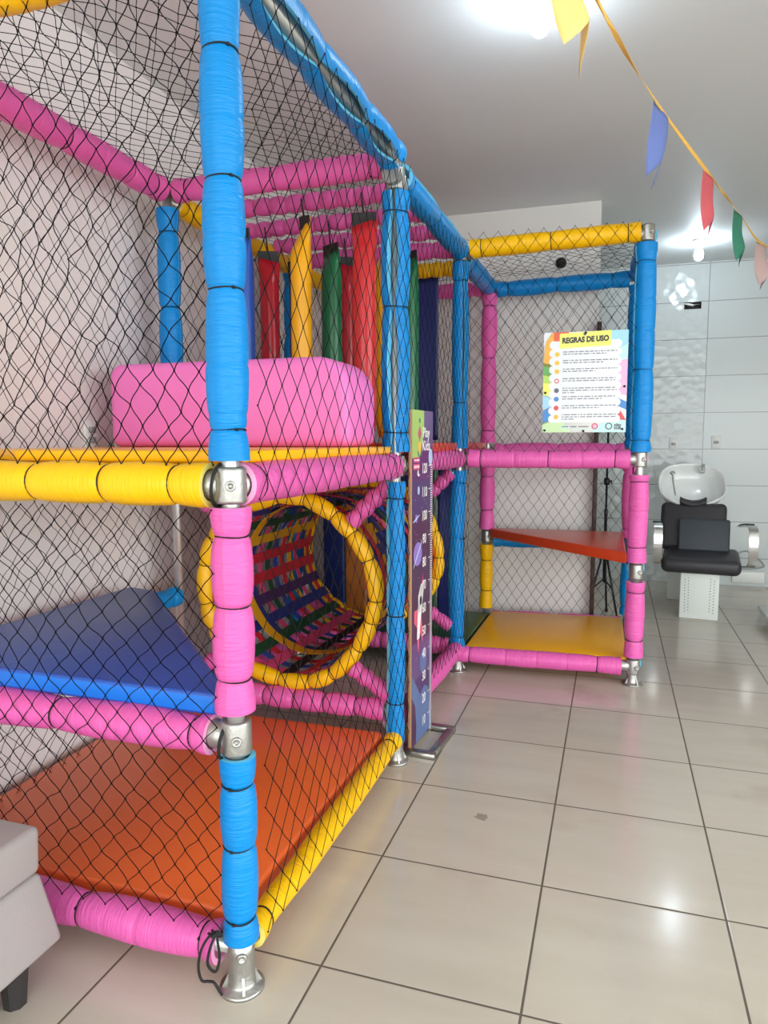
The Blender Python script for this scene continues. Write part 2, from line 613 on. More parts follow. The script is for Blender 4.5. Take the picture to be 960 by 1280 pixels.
def flange(parent, x, y):
    mb = MB()
    mb.lathe([(.054, 0), (.054, .006), (.051, .009), (.036, .011), (.033, .02), (.031, .05), (.032, .095), (.032, .118), (.028, .12)], 28)
    for k in range(4):
        a = k * PI / 2 + .6
        c, s = math.cos(a), math.sin(a)
        t = .003
        o = mb.add([(c * .03 - s * q, s * .03 + c * q, z) for q in (-t, t) for z in (.008, .045)] + [(c * .048 - s * q, s * .048 + c * q, .008) for q in (-t, t)])
        mb.face((o, o + 1, o + 4)); mb.face((o + 2, o + 3, o + 5)); mb.face((o + 1, o + 3, o + 5, o + 4))
    sd = Vector((.5, -.85, 0)).normalized()
    u = sd.cross(Vector((0, 0, 1)))
    w = Vector((0, 0, 1))
    mb.loft([[sd * q + w * .095 + u * (rr * math.cos(2 * PI * j / 14)) + w * (rr * math.sin(2 * PI * j / 14)) for j in range(14)]
             for q, rr in ((.025, .012), (.038, .012), (.039, .010), (.039, .006), (.033, .005), (.033, .0005))], cap=False)
    return mb.build('floor_flange', M['castalu'], parent, (x, y, 0))


def post(x, y, sections, conns, top=2.385, foot=True, cap=False):
    o = pipe('post', (x, y, 0.012), (x, y, top))
    for s in sections:
        z0, z1, c = s[:3]
        kw = dict(s[3]) if len(s) > 3 else {}
        sleeve(o, (x, y, z0), (x, y, z1), c, **kw)
    for z, dirs in conns:
        connector(o, (x, y, z), dirs)
    if foot:
        flange(o, x, y)
    return o


X0, X1, X2 = -1.82, -0.815, 0.128
Y0, Y1, Y2, Y3 = 1.398, 2.66, 3.865, 4.79
Y2b, Y3b = 3.925, 4.87            # right hand bay corners
ZB, ZM, ZD, ZT = 0.10, 0.625, 1.207, 2.345
U_, D_, L_, R_, F_, K_ = (0, 0, 1), (0, 0, -1), (-1, 0, 0), (1, 0, 0), (0, -1, 0), (0, 1, 0)

# front corner post
P1 = post(X1, Y0, [
    (0.125, 0.578, 'blue', dict(r=.041, ties=[.055, .235, .385], grooves=[], slit=(-1, -.25, 0), slitw=.25, slit0=.12, pinch=.13)),
    (0.688, 1.158, 'pink', dict(r=.045, ties=[.075, .245, .405], grooves=[], slit=(.05, -1, 0), slit0=.010)),
    (1.262, 2.36, 'blue', dict(r=.044, ties=[.068, .37, .60, .86], grooves=[.10, .21, .48, .72, .97], slit=(-1, .12, 0), slitw=.2, slit0=.25, pinch=.14))],
    [(ZM, [L_]), (ZD, [L_, K_])])
P2 = post(X1, Y1, [
    (0.09, 1.145, 'blue', dict(r=.037, ties=[.16, .52, .99], grooves=[.33, .74], slit=(-1, -.6, 0), slitw=.4, slit0=.35, pinch=.1)),
    (1.262, 2.235, 'blue', dict(r=.053, ties=[.075, .55, .90], grooves=[.30, .42, .74], slit=(.10, -1, 0), slitw=.34, slit0=.10, pinch=.12, th=.026))],
    [(ZD, [F_, K_]), (ZT - .06, [F_, K_])], top=2.37)
P3 = post(X1, Y2, [
    (0.14, 1.14, 'blue', dict(r=.043, ties=[.06, .62, .93], grooves=[.22, .45, .76], slit=(-1, 0, 0), off=(.012, .01))),
    (1.262, 2.26, 'blue', dict(r=.044, ties=[.25, .9], grooves=[.45, .68], slit=(.6, -.8, 0), slitw=.1, slit0=.1))],
    [(ZD, [F_, R_]), (ZT - .04, [F_, R_])])
P4 = post(X2, Y2b, [
    (0.155, 0.56, 'pink', dict(r=.049, ties=[.09, .35], grooves=[.2, .10], slit=(-1, 0, 0), pinch=.1, bulge=.03)),
    (0.665, 1.125, 'pink', dict(r=.05, ties=[.08, .425], grooves=[.27], slit=(-1, 0, 0), pinch=.1, bulge=.03)),
    (1.245, 2.295, 'blue', dict(r=.052, ties=[.06, .42, .96], grooves=[.25, .62, .78], slit=(-1, -.2, 0), slitw=.2, slit0=.2, pinch=.12, bulge=.05))],
    [(ZB, [L_, K_]), (ZM - .01, [K_]), (ZD, [L_, K_]), (ZT, [L_, K_])], top=2.39)
P3b = post(X1, Y3, [
    (0.16, 0.60, 'yellow', dict(r=.043, ties=[.12, .33], grooves=[.22])),
    (0.705, 1.15, 'pink', dict(r=.05, ties=[.13, .36], grooves=[.25])),
    (1.29, 2.27, 'pink', dict(r=.05, ties=[.08, .56, .9], grooves=[.3, .74]))],
    [(ZM + .03, [R_]), (ZD, [R_]), (ZT - .02, [R_, F_])])
P4b = post(X2 - .02, Y3b, [
    (0.16, 0.58, 'blue', dict(r=.045, show=False)),
    (0.67, 1.15, 'pink', dict(r=.05, show=False)),
    (1.26, 2.28, 'blue', dict(r=.05, show=False))],
    [(ZM, [L_, F_]), (ZD, [L_, F_])])
post(X0, Y0, [(0.13, 0.58, 'blue', dict(show=False)), (0.69, 1.15, 'pink', dict(show=False)), (1.26, 2.33, 'blue', dict(show=False))], [(ZM, [R_, K_]), (ZD, [R_, K_])])
post(X0, Y1, [(1.25, 2.275, 'blue', dict(r=.046, ties=[.08, .33, .62, .93], grooves=[.2, .48, .78]))], [(ZD, [R_, F_, K_])])
post(X0, Y2, [(0.13, 1.15, 'blue', dict(show=False)), (1.26, 2.28, 'blue', dict(show=False))], [(ZD, [R_, F_, K_])])
post(X0, Y3, [(0.13, 1.15, 'blue', dict(show=False)), (1.26, 2.28, 'pink', dict(show=False))], [(ZD, [R_, F_])])

CAM = (.32, -.95, -.3)
# front face
beam((X0, Y0, ZB), (X1, Y0, ZB), 'pink', r=.047, slit=(0, 1, .3), trim=(.05, .052), ties=[.06, .5, .86], grooves=[.28, .68])
beam((X0, Y0, ZM - .005), (X1, Y0, ZM - .005), 'pink', r=.045, slit=(0, 1, .3), trim=(.05, .06), ties=[.06, .45, .85], grooves=[.25, .65])
beam((X0, Y0, ZD), (X1, Y0, ZD), 'yellow', r=.05, slit=(0, 1, 0), trim=(.05, .047), ties=[.08, .42, .63, .82], pinch=.11, bulge=.04, grooves=[])
beam((X0, Y0, ZT), (X1, Y0, ZT), 'yellow', r=.046, slit=(0, 1, 0), show=False)
# right side of the two bays
beam((X1, Y0, ZB), (X1, Y1, ZB), 'yellow', r=.036, slit=(-1, 0, .3), trim=(.05, .03), ties=[.06, 1.12], grooves=[.3, .6, .75, .92])
beam((X1 - .04, Y1 + .03, ZB + .03), (X1, Y2, ZB + .03), 'pink', r=.046, slit=(-1, 0, .5), ties=[.3, .98], grooves=[.6])
beam((X1, Y0, ZD), (X1, Y1, ZD), 'pink', r=.05, slit=(-1, 0, 0), trim=(.03, .05), ties=[.06, 1.1], grooves=[], pinch=.06, bulge=.02)
beam((X1 - .04, Y1 + .02, ZD), (X1, Y2, ZD), 'pink', r=.047, slit=(-1, 0, 0), ties=[.06, .6, 1.05], grooves=[.4, .8])
beam((X1, Y0, ZT), (X1, Y1, ZT + .01), 'blue', r=.056, slit=(.72, -.2, -.8), slitw=.42, slit0=.08, ties=[.04, .42, .80, 1.12], grooves=[.25, .6, .95], pinch=.2)
beam((X1, Y1, ZT - .03), (X1, Y2, ZT - .03), 'blue', r=.05, slit=(.8, -.2, .35), slitw=.28, slit0=.05, ties=[.07, .5, 1.05], grooves=[.28, .8], trim=(.06, .05))
# left side
beam((X0, Y0, ZT), (X0, Y1, ZT), 'pink', r=.05, slit=(-1, 0, 0), ties=[.3, .62, .95, 1.1], grooves=[.15, .78], pinch=.1)
beam((X0, Y1, ZT - .03), (X0, Y2, ZT - .03), 'yellow', r=.047, slit=(-1, 0, 0))
beam((X0, Y2, ZT - .03), (X0, Y3, ZT - .03), 'yellow', r=.047, show=False)
beam((X0, Y0, ZD), (X0, Y1, ZD), 'yellow', r=.047, show=False)
beam((X0, Y1, ZD), (X0, Y2, ZD), 'yellow', r=.047, show=False)
beam((X0, Y2, ZD), (X0, Y3, ZD), 'pink', r=.047, show=False)
beam((X0, Y0, ZM), (X0, Y1, ZM), 'blue', r=.043, show=False, trim=(.06, .03))
beam((X0, Y1, ZB), (X0, Y2, ZB), 'pink', r=.043, show=False)
# crosswise
beam((X0, Y1, ZT), (X1, Y1, ZT), 'pink', r=.047, ties=[.06, .45, .86], grooves=[.25, .65], slit=(0, 1, 0), pinch=.1)
beam((X0, Y1, ZD), (X1, Y1, ZD), 'yellow', r=.045, show=False)
beam((X0, Y1 + .02, .205), (X1, Y1 + .02, .205), 'pink', r=.044, ties=[.08, .22, .36, .5, .64, .78], grooves=[], slit=(0, 1, 0), bulge=.08)
for yy in (2.97, 3.28, 3.58):
    beam((X0, yy, ZT + .005), (X1, yy, ZT + .005), 'pink', r=.036, show=False, ties=[.08 * i + .04 for i in range(11)], grooves=[], bulge=.1, pinch=.2, th=.011)
beam((X0, Y2, ZT - .01), (X1, Y2, ZT - .01), 'pink', r=.046, ties=[.1, .45, .8], slit=(0, 1, 0), show=False)
beam((X0, 4.3, ZT - .01), (X1, 4.3, ZT - .01), 'yellow', r=.043, show=False, ties=[.08 * i + .04 for i in range(11)], bulge=.08)
beam((X0, Y3, ZT - .04), (X1, Y3, ZT - .04), 'pink', r=.048, show=False)
beam((X0, Y2, ZD), (X1, Y2, ZD), 'pink', r=.047, show=False)
beam((X0, Y2, .14), (X1, Y2, .14), 'pink', r=.047, show=False, ties=[.09 * i + .05 for i in range(10)], bulge=.08)
beam((X0, Y3, ZD), (X1, Y3, ZD), 'pink', r=.045, show=False)
beam((X0, 4.3, ZD), (X1, 4.3, ZD), 'pink', r=.04, show=False)
# right hand bay
beam((X1, Y2, ZT - .02), (X2, Y2b, ZT + .01), 'yellow', r=.05, slit=(0, 1, 0), ties=[.06, .42, .80], grooves=[.25, .6], trim=(.05, .035), pinch=.08, bulge=.02)
beam((X1, Y2, ZD), (X2, Y2b, ZD), 'pink', r=.05, slit=(0, 1, 0), ties=[.07, .43, .77], grooves=[.25, .6], pinch=.07, bulge=.03)
beam((X1, Y2, ZB), (X2, Y2b, ZB - .005), 'pink', r=.047, slit=(0, 1, .3), ties=[.07, .76], grooves=[.27, .44, .6], pinch=.08, bulge=.03, trim=(.0, .06))
beam((X1, Y2, ZT - .05), (X1, Y3, ZT - .03), 'blue', r=.054, slit=(-1, 0, 0), ties=[.12, .7], grooves=[.4], pinch=.1)
beam((X1, Y3, ZT - .05), (X2 - .02, Y3b, ZT - .02), 'blue', r=.05, slit=(0, 1, 0), ties=[.07, .38, .72], grooves=[.22, .55], pinch=.12)
beam((X2, Y2b, ZT), (X2 - .02, Y3b, ZT), 'blue', r=.05, show=False)
beam((X1, Y3, ZD + .035), (X2 - .02, Y3b, ZD + .035), 'pink', r=.045, show=False)
beam((X1, Y3, ZM + .0), (X2 - .02, Y3b, ZM + .0), 'blue', r=.04, show=False)
beam((X2, Y2b, ZD), (X2 - .02, Y3b, ZD), 'pink', r=.045, show=False)
beam((X2, Y2b, ZM), (X2 - .02, Y3b, ZM), 'blue', r=.043, show=False)
beam((X2, Y2b, ZB), (X2 - .02, Y3b, ZB), 'blue', r=.043, show=False)
beam((X1, Y3, ZB), (X2 - .02, Y3b, ZB), 'pink', r=.04, show=False)
beam((X1, Y2, ZD), (X1, Y3, ZD), 'pink', r=.045, show=False)
# braces that hold the tunnel rings
TC = Vector((-1.3175, 0, .67))
for yy in (Y1 + .03, Y2 - .03):
    for sx, sz in ((1, 1), (1, -1), (-1, 1), (-1, -1)):
        d = Vector((sx, 0, sz)).normalized()
        a = Vector((TC.x, yy, TC.z)) + d * .43
        e = Vector((X1 - .03 if sx > 0 else X0 + .03, yy, (ZD - .07) if sz > 0 else .26))
        beam(a, e, 'pink', r=.034, trim=(.005, .005), name='brace', show=False, ties=[.05, .11, .17] if (e - a).length > .2 else [.04, .09], th=.010, bulge=.1)

# loose rope at the foot of the corner post
rp = [(-.855, 1.365, .155), (-.87, 1.345, .15), (-.885, 1.335, .12), (-.89, 1.33, .08), (-.882, 1.33, .05), (-.868, 1.335, .047), (-.855, 1.338, .045), (-.845, 1.34, .03), (-.838, 1.345, .012)]


def smooth_path(p, k=6):
    p = [Vector(q) for q in p]
    out = []
    for i in range(len(p) - 1):
        a, b_, c, d = p[max(i - 1, 0)], p[i], p[i + 1], p[min(i + 2, len(p) - 1)]
        for t in [j / k for j in range(k)]:
            out.append(0.5 * ((2 * b_) + (-a + c) * t + (2 * a - 5 * b_ + 4 * c - d) * t * t + (-a + 3 * b_ - 3 * c + d) * t ** 3))
    out.append(p[-1])
    return out


MB().tube(smooth_path(rp), .0032, 6).build('rope', M['black'], P1)
MB().tube(smooth_path([(-.85, 1.35, .165), (-.862, 1.338, .13), (-.868, 1.335, .09), (-.852, 1.342, .07), (-.845, 1.35, .1), (-.848, 1.348, .14), (-.85, 1.35, .165)]), .0034, 6).build('rope', M['black'], P1)
for zc, rx in ((ZD, .047), (ZM - .01, .042)):
    MB().tube([(-.835 + .006 * math.sin(a), Y0 - .012 + rx * .75 * math.cos(a), zc + rx * math.sin(a)) for a in [2 * PI * k / 24 for k in range(24)]], .0042, 6, closed=True).build('rope', M['black'], P1)
for k in range(4):
    MB().tube(smooth_path([(-.862 + .012 * math.cos(k * 1.7), 1.35, .160 + .006 * math.sin(k * 2.1)), (-.85, 1.345 - .006 * k, .168), (-.838 - .004 * k, 1.35, .158), (-.85, 1.356, .15), (-.862 + .012 * math.cos(k * 1.7), 1.35, .160 + .006 * math.sin(k * 2.1))]), .0032, 5).build('rope', M['black'], P1)


# ------------------------------------------------------------------ netting (knotted diamond mesh, real twine)
def net(O, U, V, W, H, a=.06, b_=.08, seed=1, amp=.012, r=.0014, sag=.012, rope=False, curl=1.0):
    O, U, V = np.array(O, float), np.array(U, float), np.array(V, float)
    U /= np.linalg.norm(U)
    V /= np.linalg.norm(V)
    Nn = np.cross(U, V)
    rng = np.random.default_rng(seed)
    ni, nj = max(2, 2 * round(W / a)), max(2, 2 * round(H / b_))
    I, J = np.meshgrid(np.arange(ni + 1), np.arange(nj + 1), indexing='ij')
    u, v = I / ni, J / nj
    ph = rng.random(12) * 6.28
    edge = np.clip(np.minimum.reduce([u, 1 - u, v, 1 - v]) * 8, 0, 1)
    du = amp * (np.sin(9 * v + 5 * u + ph[0]) + .6 * np.sin(17 * u - 11 * v + ph[1]) + .55 * rng.normal(size=u.shape))
    dv = amp * (np.sin(8 * u + 6 * v + ph[2]) + .6 * np.sin(15 * v - 9 * u + ph[3]) + .55 * rng.normal(size=u.shape))
    dn = sag * (np.sin(5 * u + ph[4]) * np.sin(6 * v + ph[5]) + .3 * rng.normal(size=u.shape))
    P = O + (u * W + du * edge)[..., None] * U + (v * H + dv * edge)[..., None] * V + (dn * edge)[..., None] * Nn
    ok = (I + J) % 2 == 0
    E = []
    for s in (-1, 1):
        i, j = np.where(ok & (I + s >= 0) & (I + s <= ni) & (J + 1 <= nj))
        E.append((P[i, j], P[i + s, j + 1], np.full(len(i), s)))
    A = np.concatenate([e[0] for e in E])
    B = np.concatenate([e[1] for e in E])
    S = np.concatenate([e[2] for e in E])
    d = B - A
    ln = np.linalg.norm(d, axis=1, keepdims=True)
    d /= np.maximum(ln, 1e-6)
    n1 = np.cross(np.broadcast_to(Nn, d.shape), d)
    n2 = np.cross(d, n1)
    bend = ln[:, 0] * .045 * curl * rng.normal(size=len(A))
    sc = ln[:, 0] * .04 * curl
    rows = []
    for t in (0, .2, .4, .6, .8, 1):
        off = bend * math.sin(PI * t) + sc * math.sin(2 * PI * t) * S
        c = A + (B - A) * t + off[:, None] * n1
        rows.append(np.stack([c + r * (math.cos(2 * PI * k / 3) * n1 + math.sin(2 * PI * k / 3) * n2) for k in range(3)], 1))
    V_ = np.stack(rows, 1)                       # edges, rings, 3, xyz
    ne, nr = V_.shape[0], V_.shape[1]
    verts = [V_.reshape(-1, 3)]
    base = np.arange(ne)[:, None, None] * nr * 3
    ring = np.arange(nr - 1)[None, :, None] * 3
    k = np.arange(3)[None, None, :]
    k2 = (k + 1) % 3
    q = np.stack([base + ring + k, base + ring + k2, base + ring + 3 + k2, base + ring + 3 + k], -1).reshape(-1, 4)
    nv = len(verts[0])
    # knots
    K = P[ok]
    kr = r * 2.3
    oc = np.array([(1, 0, 0), (-1, 0, 0), (0, 1, 0), (0, -1, 0), (0, 0, 1), (0, 0, -1)]) * kr
    verts.append((K[:, None, :] + oc[None]).reshape(-1, 3))
    tri = np.array([(0, 2, 4), (2, 1, 4), (1, 3, 4), (3, 0, 4), (2, 0, 5), (1, 2, 5), (3, 1, 5), (0, 3, 5)])
    kt = (nv + np.arange(len(K))[:, None, None] * 6 + tri[None]).reshape(-1, 3)
    allv = np.concatenate(verts)
    # border rope
    rv, rf = [], []
    if rope:
        mb = MB()
        pts = [O, O + U * W, O + U * W + V * H, O + V * H]
        for i in range(4):
            p, q_ = pts[i], pts[(i + 1) % 4]
            m = 24
            mb.tube([Vector(p + (q_ - p) * t / m + Nn * .002 * math.sin(t * 2.1)) for t in range(m + 1)], .0026, 5)
        rv = np.array(mb.v)
        rf = mb.f
    me = bpy.data.meshes.new('safety_net')
    nb = len(allv)
    faces = q.tolist() + kt.tolist() + [tuple(nb + i for i in f) for f in rf]
    vv = np.concatenate([allv, rv]) if len(rv) else allv
    # relative to the frame's own base
    me.from_pydata(vv.tolist(), [], faces)
    me.materials.append(M['net'])
    me.update()
    return link('safety_net', me, frame)


H_UP = ZT - ZD - .06
net((X0, Y0 - .02, ZD + .045), R_, U_, X1 - X0 - .03, H_UP, .062, .08, 1, amp=.009, r=.0014, sag=.012, curl=.6)
net((X0, Y0 - .05, ZB + .068), R_, U_, X1 - X0 - .02, ZD - ZB - .12, .066, .072, 2, amp=.006, r=.0013, sag=.004, curl=.5)
net((X1 + .056, Y0 + .03, ZB + .03), K_, U_, Y1 - Y0 - .03, ZT - ZB - .05, .082, .105, 3, amp=.0028, sag=.005, r=.0013, curl=.25)
net((X1 + .020, Y1 + .02, ZB + .09), (.042, Y2 - Y1 - .04, 0), U_, Y2 - Y1 - .04, ZT - ZB - .13, .068, .1, 4, amp=.005, sag=.003, r=.0011, curl=.35)
net((X0 - .055, Y0, ZB), K_, U_, Y1 - Y0, ZT - ZB, .07, .08, 5, amp=.006, sag=.012, r=.0012, curl=.35)
net((X0 - .055, Y1, ZB), K_, U_, Y3 - Y1, ZT - ZB, .075, .09, 6, amp=.006, sag=.012, r=.0012, curl=.35)
net((X0, Y0, ZT + .03), R_, K_, X1 - X0, Y1 - Y0, .062, .08, 7, amp=.0018, sag=.010, r=.0013, curl=.15)
net((X0, Y1, ZT + .045), R_, K_, X1 - X0, Y2 - Y1, .065, .09, 8, amp=.006, sag=.008, r=.0012, curl=.35)
net((X0, Y2, ZT + .03), R_, K_, X1 - X0, Y3 - Y2, .065, .09, 9, amp=.006, sag=.01, r=.0012, curl=.35)
net((X0, Y3 + .05, ZB), R_, U_, X1 - X0, ZT - ZB, .07, .09, 10, amp=.005, r=.0012, curl=.35)
net((X1 + .05, Y2 - .05, ZD + .04), (X2 - X1, Y2b - Y2, 0), U_, X2 - X1 - .09, ZT - ZD + .01, .075, .1, 11, amp=.003, sag=.004, r=.0012, curl=.35)
net((X1, Y3 + .055, ZB), (X2 - X1, Y3b - Y3, 0), U_, X2 - X1, ZT - ZB, .068, .1, 12, amp=.003, sag=.005, r=.0014, curl=.35)
net((X2 + .01, Y2b + .05, ZB), (-.02, Y3b - Y2b, 0), U_, Y3b - Y2b - .08, ZT - ZB, .065, .09, 13, amp=.004, r=.0012, curl=.35)
net((X1 + .03, Y2, ZT + .03), R_, K_, X2 - X1 - .04, Y3 - Y2, .07, .1, 14, amp=.005, sag=.012, r=.0012, curl=.35)
print('cable ties', NT[0])


# ------------------------------------------------------------------ mats
def mat_poly(name, poly, z0, z1, mats, label, cat='mat', bevel=.012, side=None):
    cx = sum(p[0] for p in poly) / len(poly)
    cy = sum(p[1] for p in poly) / len(poly)
    b = MB().prism([(p[0] - cx, p[1] - cy) for p in poly], 0, z1 - z0, 0, side)
    o = b.build(name, mats, None, (cx, cy, z0), bevel=bevel, bseg=3)
    return tag(o, label, cat)


g = .045
mat_poly('floor_mat', [(X0 - .10, Y0 + .07), (X1 - .055, Y0 + .07), (X1 - .045, Y1 - .03), (X0 - .10, Y1 - .03)], .075, .130, M['v_orange'],
         'large orange vinyl floor mat inside the front bay of the play frame')
mat_poly('step_mat', [(X0 - .06, Y0 + .005), (X1 - .055, Y0 + .005), (X1 - .055, Y0 + .05), (X0 + .10, Y1 - .31), (X0 - .04, Y1 - .28)], .662, .716, [M['v_blue'], M['v_rim']],
         'triangular blue vinyl step mat on the pink beam above the orange mat', bevel=.008, side=1)
mat_poly('deck_mat', [(X0 + .34, Y0 + .06), (X1 - .0, Y0 + .06), (X1 - .0, Y1 - .06), (X0 - .05, Y1 - .06), (X0 - .05, Y0 + .30)], 1.255, 1.283, M['v_yellow'],
         'thin yellow deck mat under the pink padded block at eye level', bevel=.006)
mat_poly('deck_mat', [(X0 - .03, Y1 + .06), (X1 + .0, Y1 + .06), (X1 + .0, Y3 - .06), (X0 - .03, Y3 - .06)], 1.252, 1.295, M['v_redor'],
         'orange-red deck mat under the hanging coloured tubes, above the tunnel', bevel=.006)
mat_poly('floor_mat', [(X0 + .05, Y2 + .055), (X1 + .02, Y2 + .055), (X1 + .03, Y3 - .05), (X0 + .05, Y3 - .05)], .085, .135, M['v_dgreen'],
         'dark green floor mat beside the blue post, left of the yellow mat')
mat_poly('floor_mat', [(X1 + .036, Y2 + .03), (X2 - .03, Y2b - .0), (X2 - .045, Y3b - .03), (X1 + .045, Y3 - .02)], .09, .142, M['v_yellow'],
         'glossy yellow floor mat in the right-hand open bay')
mat_poly('step_mat', [(X1 + .03, Y3 - .06), (X2 - .05, Y2b - .02), (X2 - .06, Y3b - .05), (X1 + .06, Y3 - .015)], .655, .715, M['v_redor'],
         'triangular orange-red step mat spanning the right-hand bay above the yellow mat', bevel=.01)

# pink padded block on the deck
w, h, dp = .99, .315, .30
prof = [(0, 0), (w, 0), (w, h - .13)]
prof += [(w - .13 + .13 * math.cos(a), h - .13 + .13 * math.sin(a)) for a in [PI / 2 * k / 8 for k in range(1, 9)]]
prof += [(.05 + .05 * math.cos(a), h - .05 + .05 * math.sin(a)) for a in [PI / 2 + PI / 2 * k / 5 for k in range(0, 6)]]
b = MB()
o0 = b.add([(p[0], 0, p[1]) for p in prof] + [(p[0], dp, p[1]) for p in prof])
n = len(prof)
b.face(range(n)); b.face([n + i for i in range(n)][::-1])
for i in range(n):
    b.face((i, n + i, n + (i + 1) % n, (i + 1) % n))
o = b.build('padded_block', M['v_pink'], None, (-1.86, 2.29, 1.284), bevel=.035, bseg=4, angle=40)
tag(o, 'pink padded block with one rounded shoulder standing on the yellow deck', 'padded block')

# ------------------------------------------------------------------ tunnel
tun = thing('crawl_tunnel', (TC.x, 3.26, .24), 'round crawl tunnel of woven coloured straps between yellow foam rings', 'tunnel')
RT = .40


def ring(y, seed, r=.033, rr=RT):
    rnd = random.Random(seed)
    nt_ = 19
    cuts = sorted((k + rnd.uniform(-.2, .2)) / nt_ for k in range(nt_))
    pts, rad = [], []
    for k in range(nt_):
        t0, t1 = cuts[k], cuts[(k + 1) % nt_] + (1 if k == nt_ - 1 else 0)
        for i in range(12):
            q = (i / 12) ** 1.3 if i < 6 else 1 - (1 - i / 12) ** 1.3
            t = t0 + (t1 - t0) * q
            a = 2 * PI * t
            rad.append(r * (.72 + .36 * math.sin(PI * q) ** .5))
            R2 = rr + .005 * math.sin(5 * a + seed)
            pts.append((TC.x + R2 * math.cos(a), y + .004 * math.sin(3 * a + seed), TC.z + R2 * math.sin(a)))
    o = MB().tube(pts, rad, 14, closed=True).build('foam_ring', plain('foam_ring_yellow', (248, 190, 4), .45, bump=.25, bscale=60), tun)
    for c in cuts:
        a = 2 * PI * c
        er = Vector((math.cos(a), 0, math.sin(a)))
        ey = Vector((0, 1, 0))
        cc = Vector((TC.x, y + .004 * math.sin(3 * a + seed), TC.z)) + er * (rr + .005 * math.sin(5 * a + seed))
        MB().tube([cc + er * (r * .745 * math.cos(q)) + ey * (r * .745 * math.sin(q)) for q in [2 * PI * k / 14 for k in range(14)]], .0022, 5, closed=True).build('cable_tie', M['black'], o)


ring(2.70, 1)
ring(3.81, 3)
lcol = ['red', 'navy', 'yellow', 'blue', 'green', 'red', 'navy', 'navy', 'green', 'yellow', 'red', 'red', 'purple', 'navy', 'green', 'pink', 'black', 'red', 'blue', 'green', 'yellow', 'navy']
NL = 22
for k in range(NL):
    a = 2 * PI * (k + .5) / NL
    er = Vector((math.cos(a), 0, math.sin(a)))
    ta = Vector((-math.sin(a), 0, math.cos(a)))
    pts = []
    for i in range(49):
        y = 2.70 + 1.11 * i / 48
        pts.append(Vector((TC.x, y, TC.z)) + er * (.366 + .002 * math.sin(PI * (y - 2.70) / .085 + PI * k) + .004 * math.sin((y - 2.7) * 5 + k)))
    MB().strip(pts, ta, .052, .0022).build('long_strap', M['s_' + lcol[k]], tun, recalc=False)
hcol = ['pink', 'blue', 'red', 'yellow', 'navy', 'pink', 'green', 'blue', 'red', 'yellow', 'pink', 'navy', 'red']
for k in range(13):
    y = 2.745 + .085 * k
    nn = 104
    hw = .034 if k == 3 else .022
    b = MB()
    rings = []
    for i in range(nn):
        a = 2 * PI * i / nn
        er = Vector((math.cos(a), 0, math.sin(a)))
        rr = (.374 if k != 3 else .358) - .002 * math.cos(NL * a / 2 + PI * k)
        c = Vector((TC.x, y, TC.z))
        rings.append([c + er * (rr + dq) + Vector((0, dy, 0)) for dq, dy in ((.001, hw), (.001, -hw), (-.001, -hw), (-.001, hw))])
    b.loft(rings, closed_path=True, smooth=False)
    b.build('hoop_strap', M['s_' + hcol[k]], tun, recalc=False)

# ------------------------------------------------------------------ hanging tubes (punch bags)
tubes = [('blue', 'v_tubeblue', -1.63, 2.97, .042, 2.215, 'blue vinyl tube hanging beside the thick blue corner post'),
         ('yellow', 'v_tubeyel', -1.350, 2.97, .047, 2.215, 'yellow vinyl tube with a slanted top, hanging among the coloured tubes'),
         ('red', 'v_red2', -1.050, 2.97, .050, 2.235, 'bright red vinyl tube hanging just left of the middle blue post'),
         ('red', 'v_red', -1.665, 3.28, .048, 2.20, 'dark red vinyl tube hanging between the blue and yellow tubes'),
         ('green', 'v_green', -1.330, 3.28, .050, 2.205, 'green vinyl tube hanging right of the yellow tube'),
         ('yellow', 'v_tubeyel', -1.055, 3.28, .046, 2.20, 'yellow vinyl tube mostly hidden behind the middle blue post'),
         ('navy', 'v_navy', -1.650, 3.58, .045, 2.22, 'navy vinyl tube hanging far back, left of the yellow tube'),
         ('red', 'v_red', -1.362, 3.58, .045, 2.22, 'thin dark red vinyl tube hanging behind the bright red tube'),
         ('green', 'v_green', -1.020, 3.58, .045, 2.22, 'green vinyl tube hanging right of the middle blue post, beside the navy sheet')]
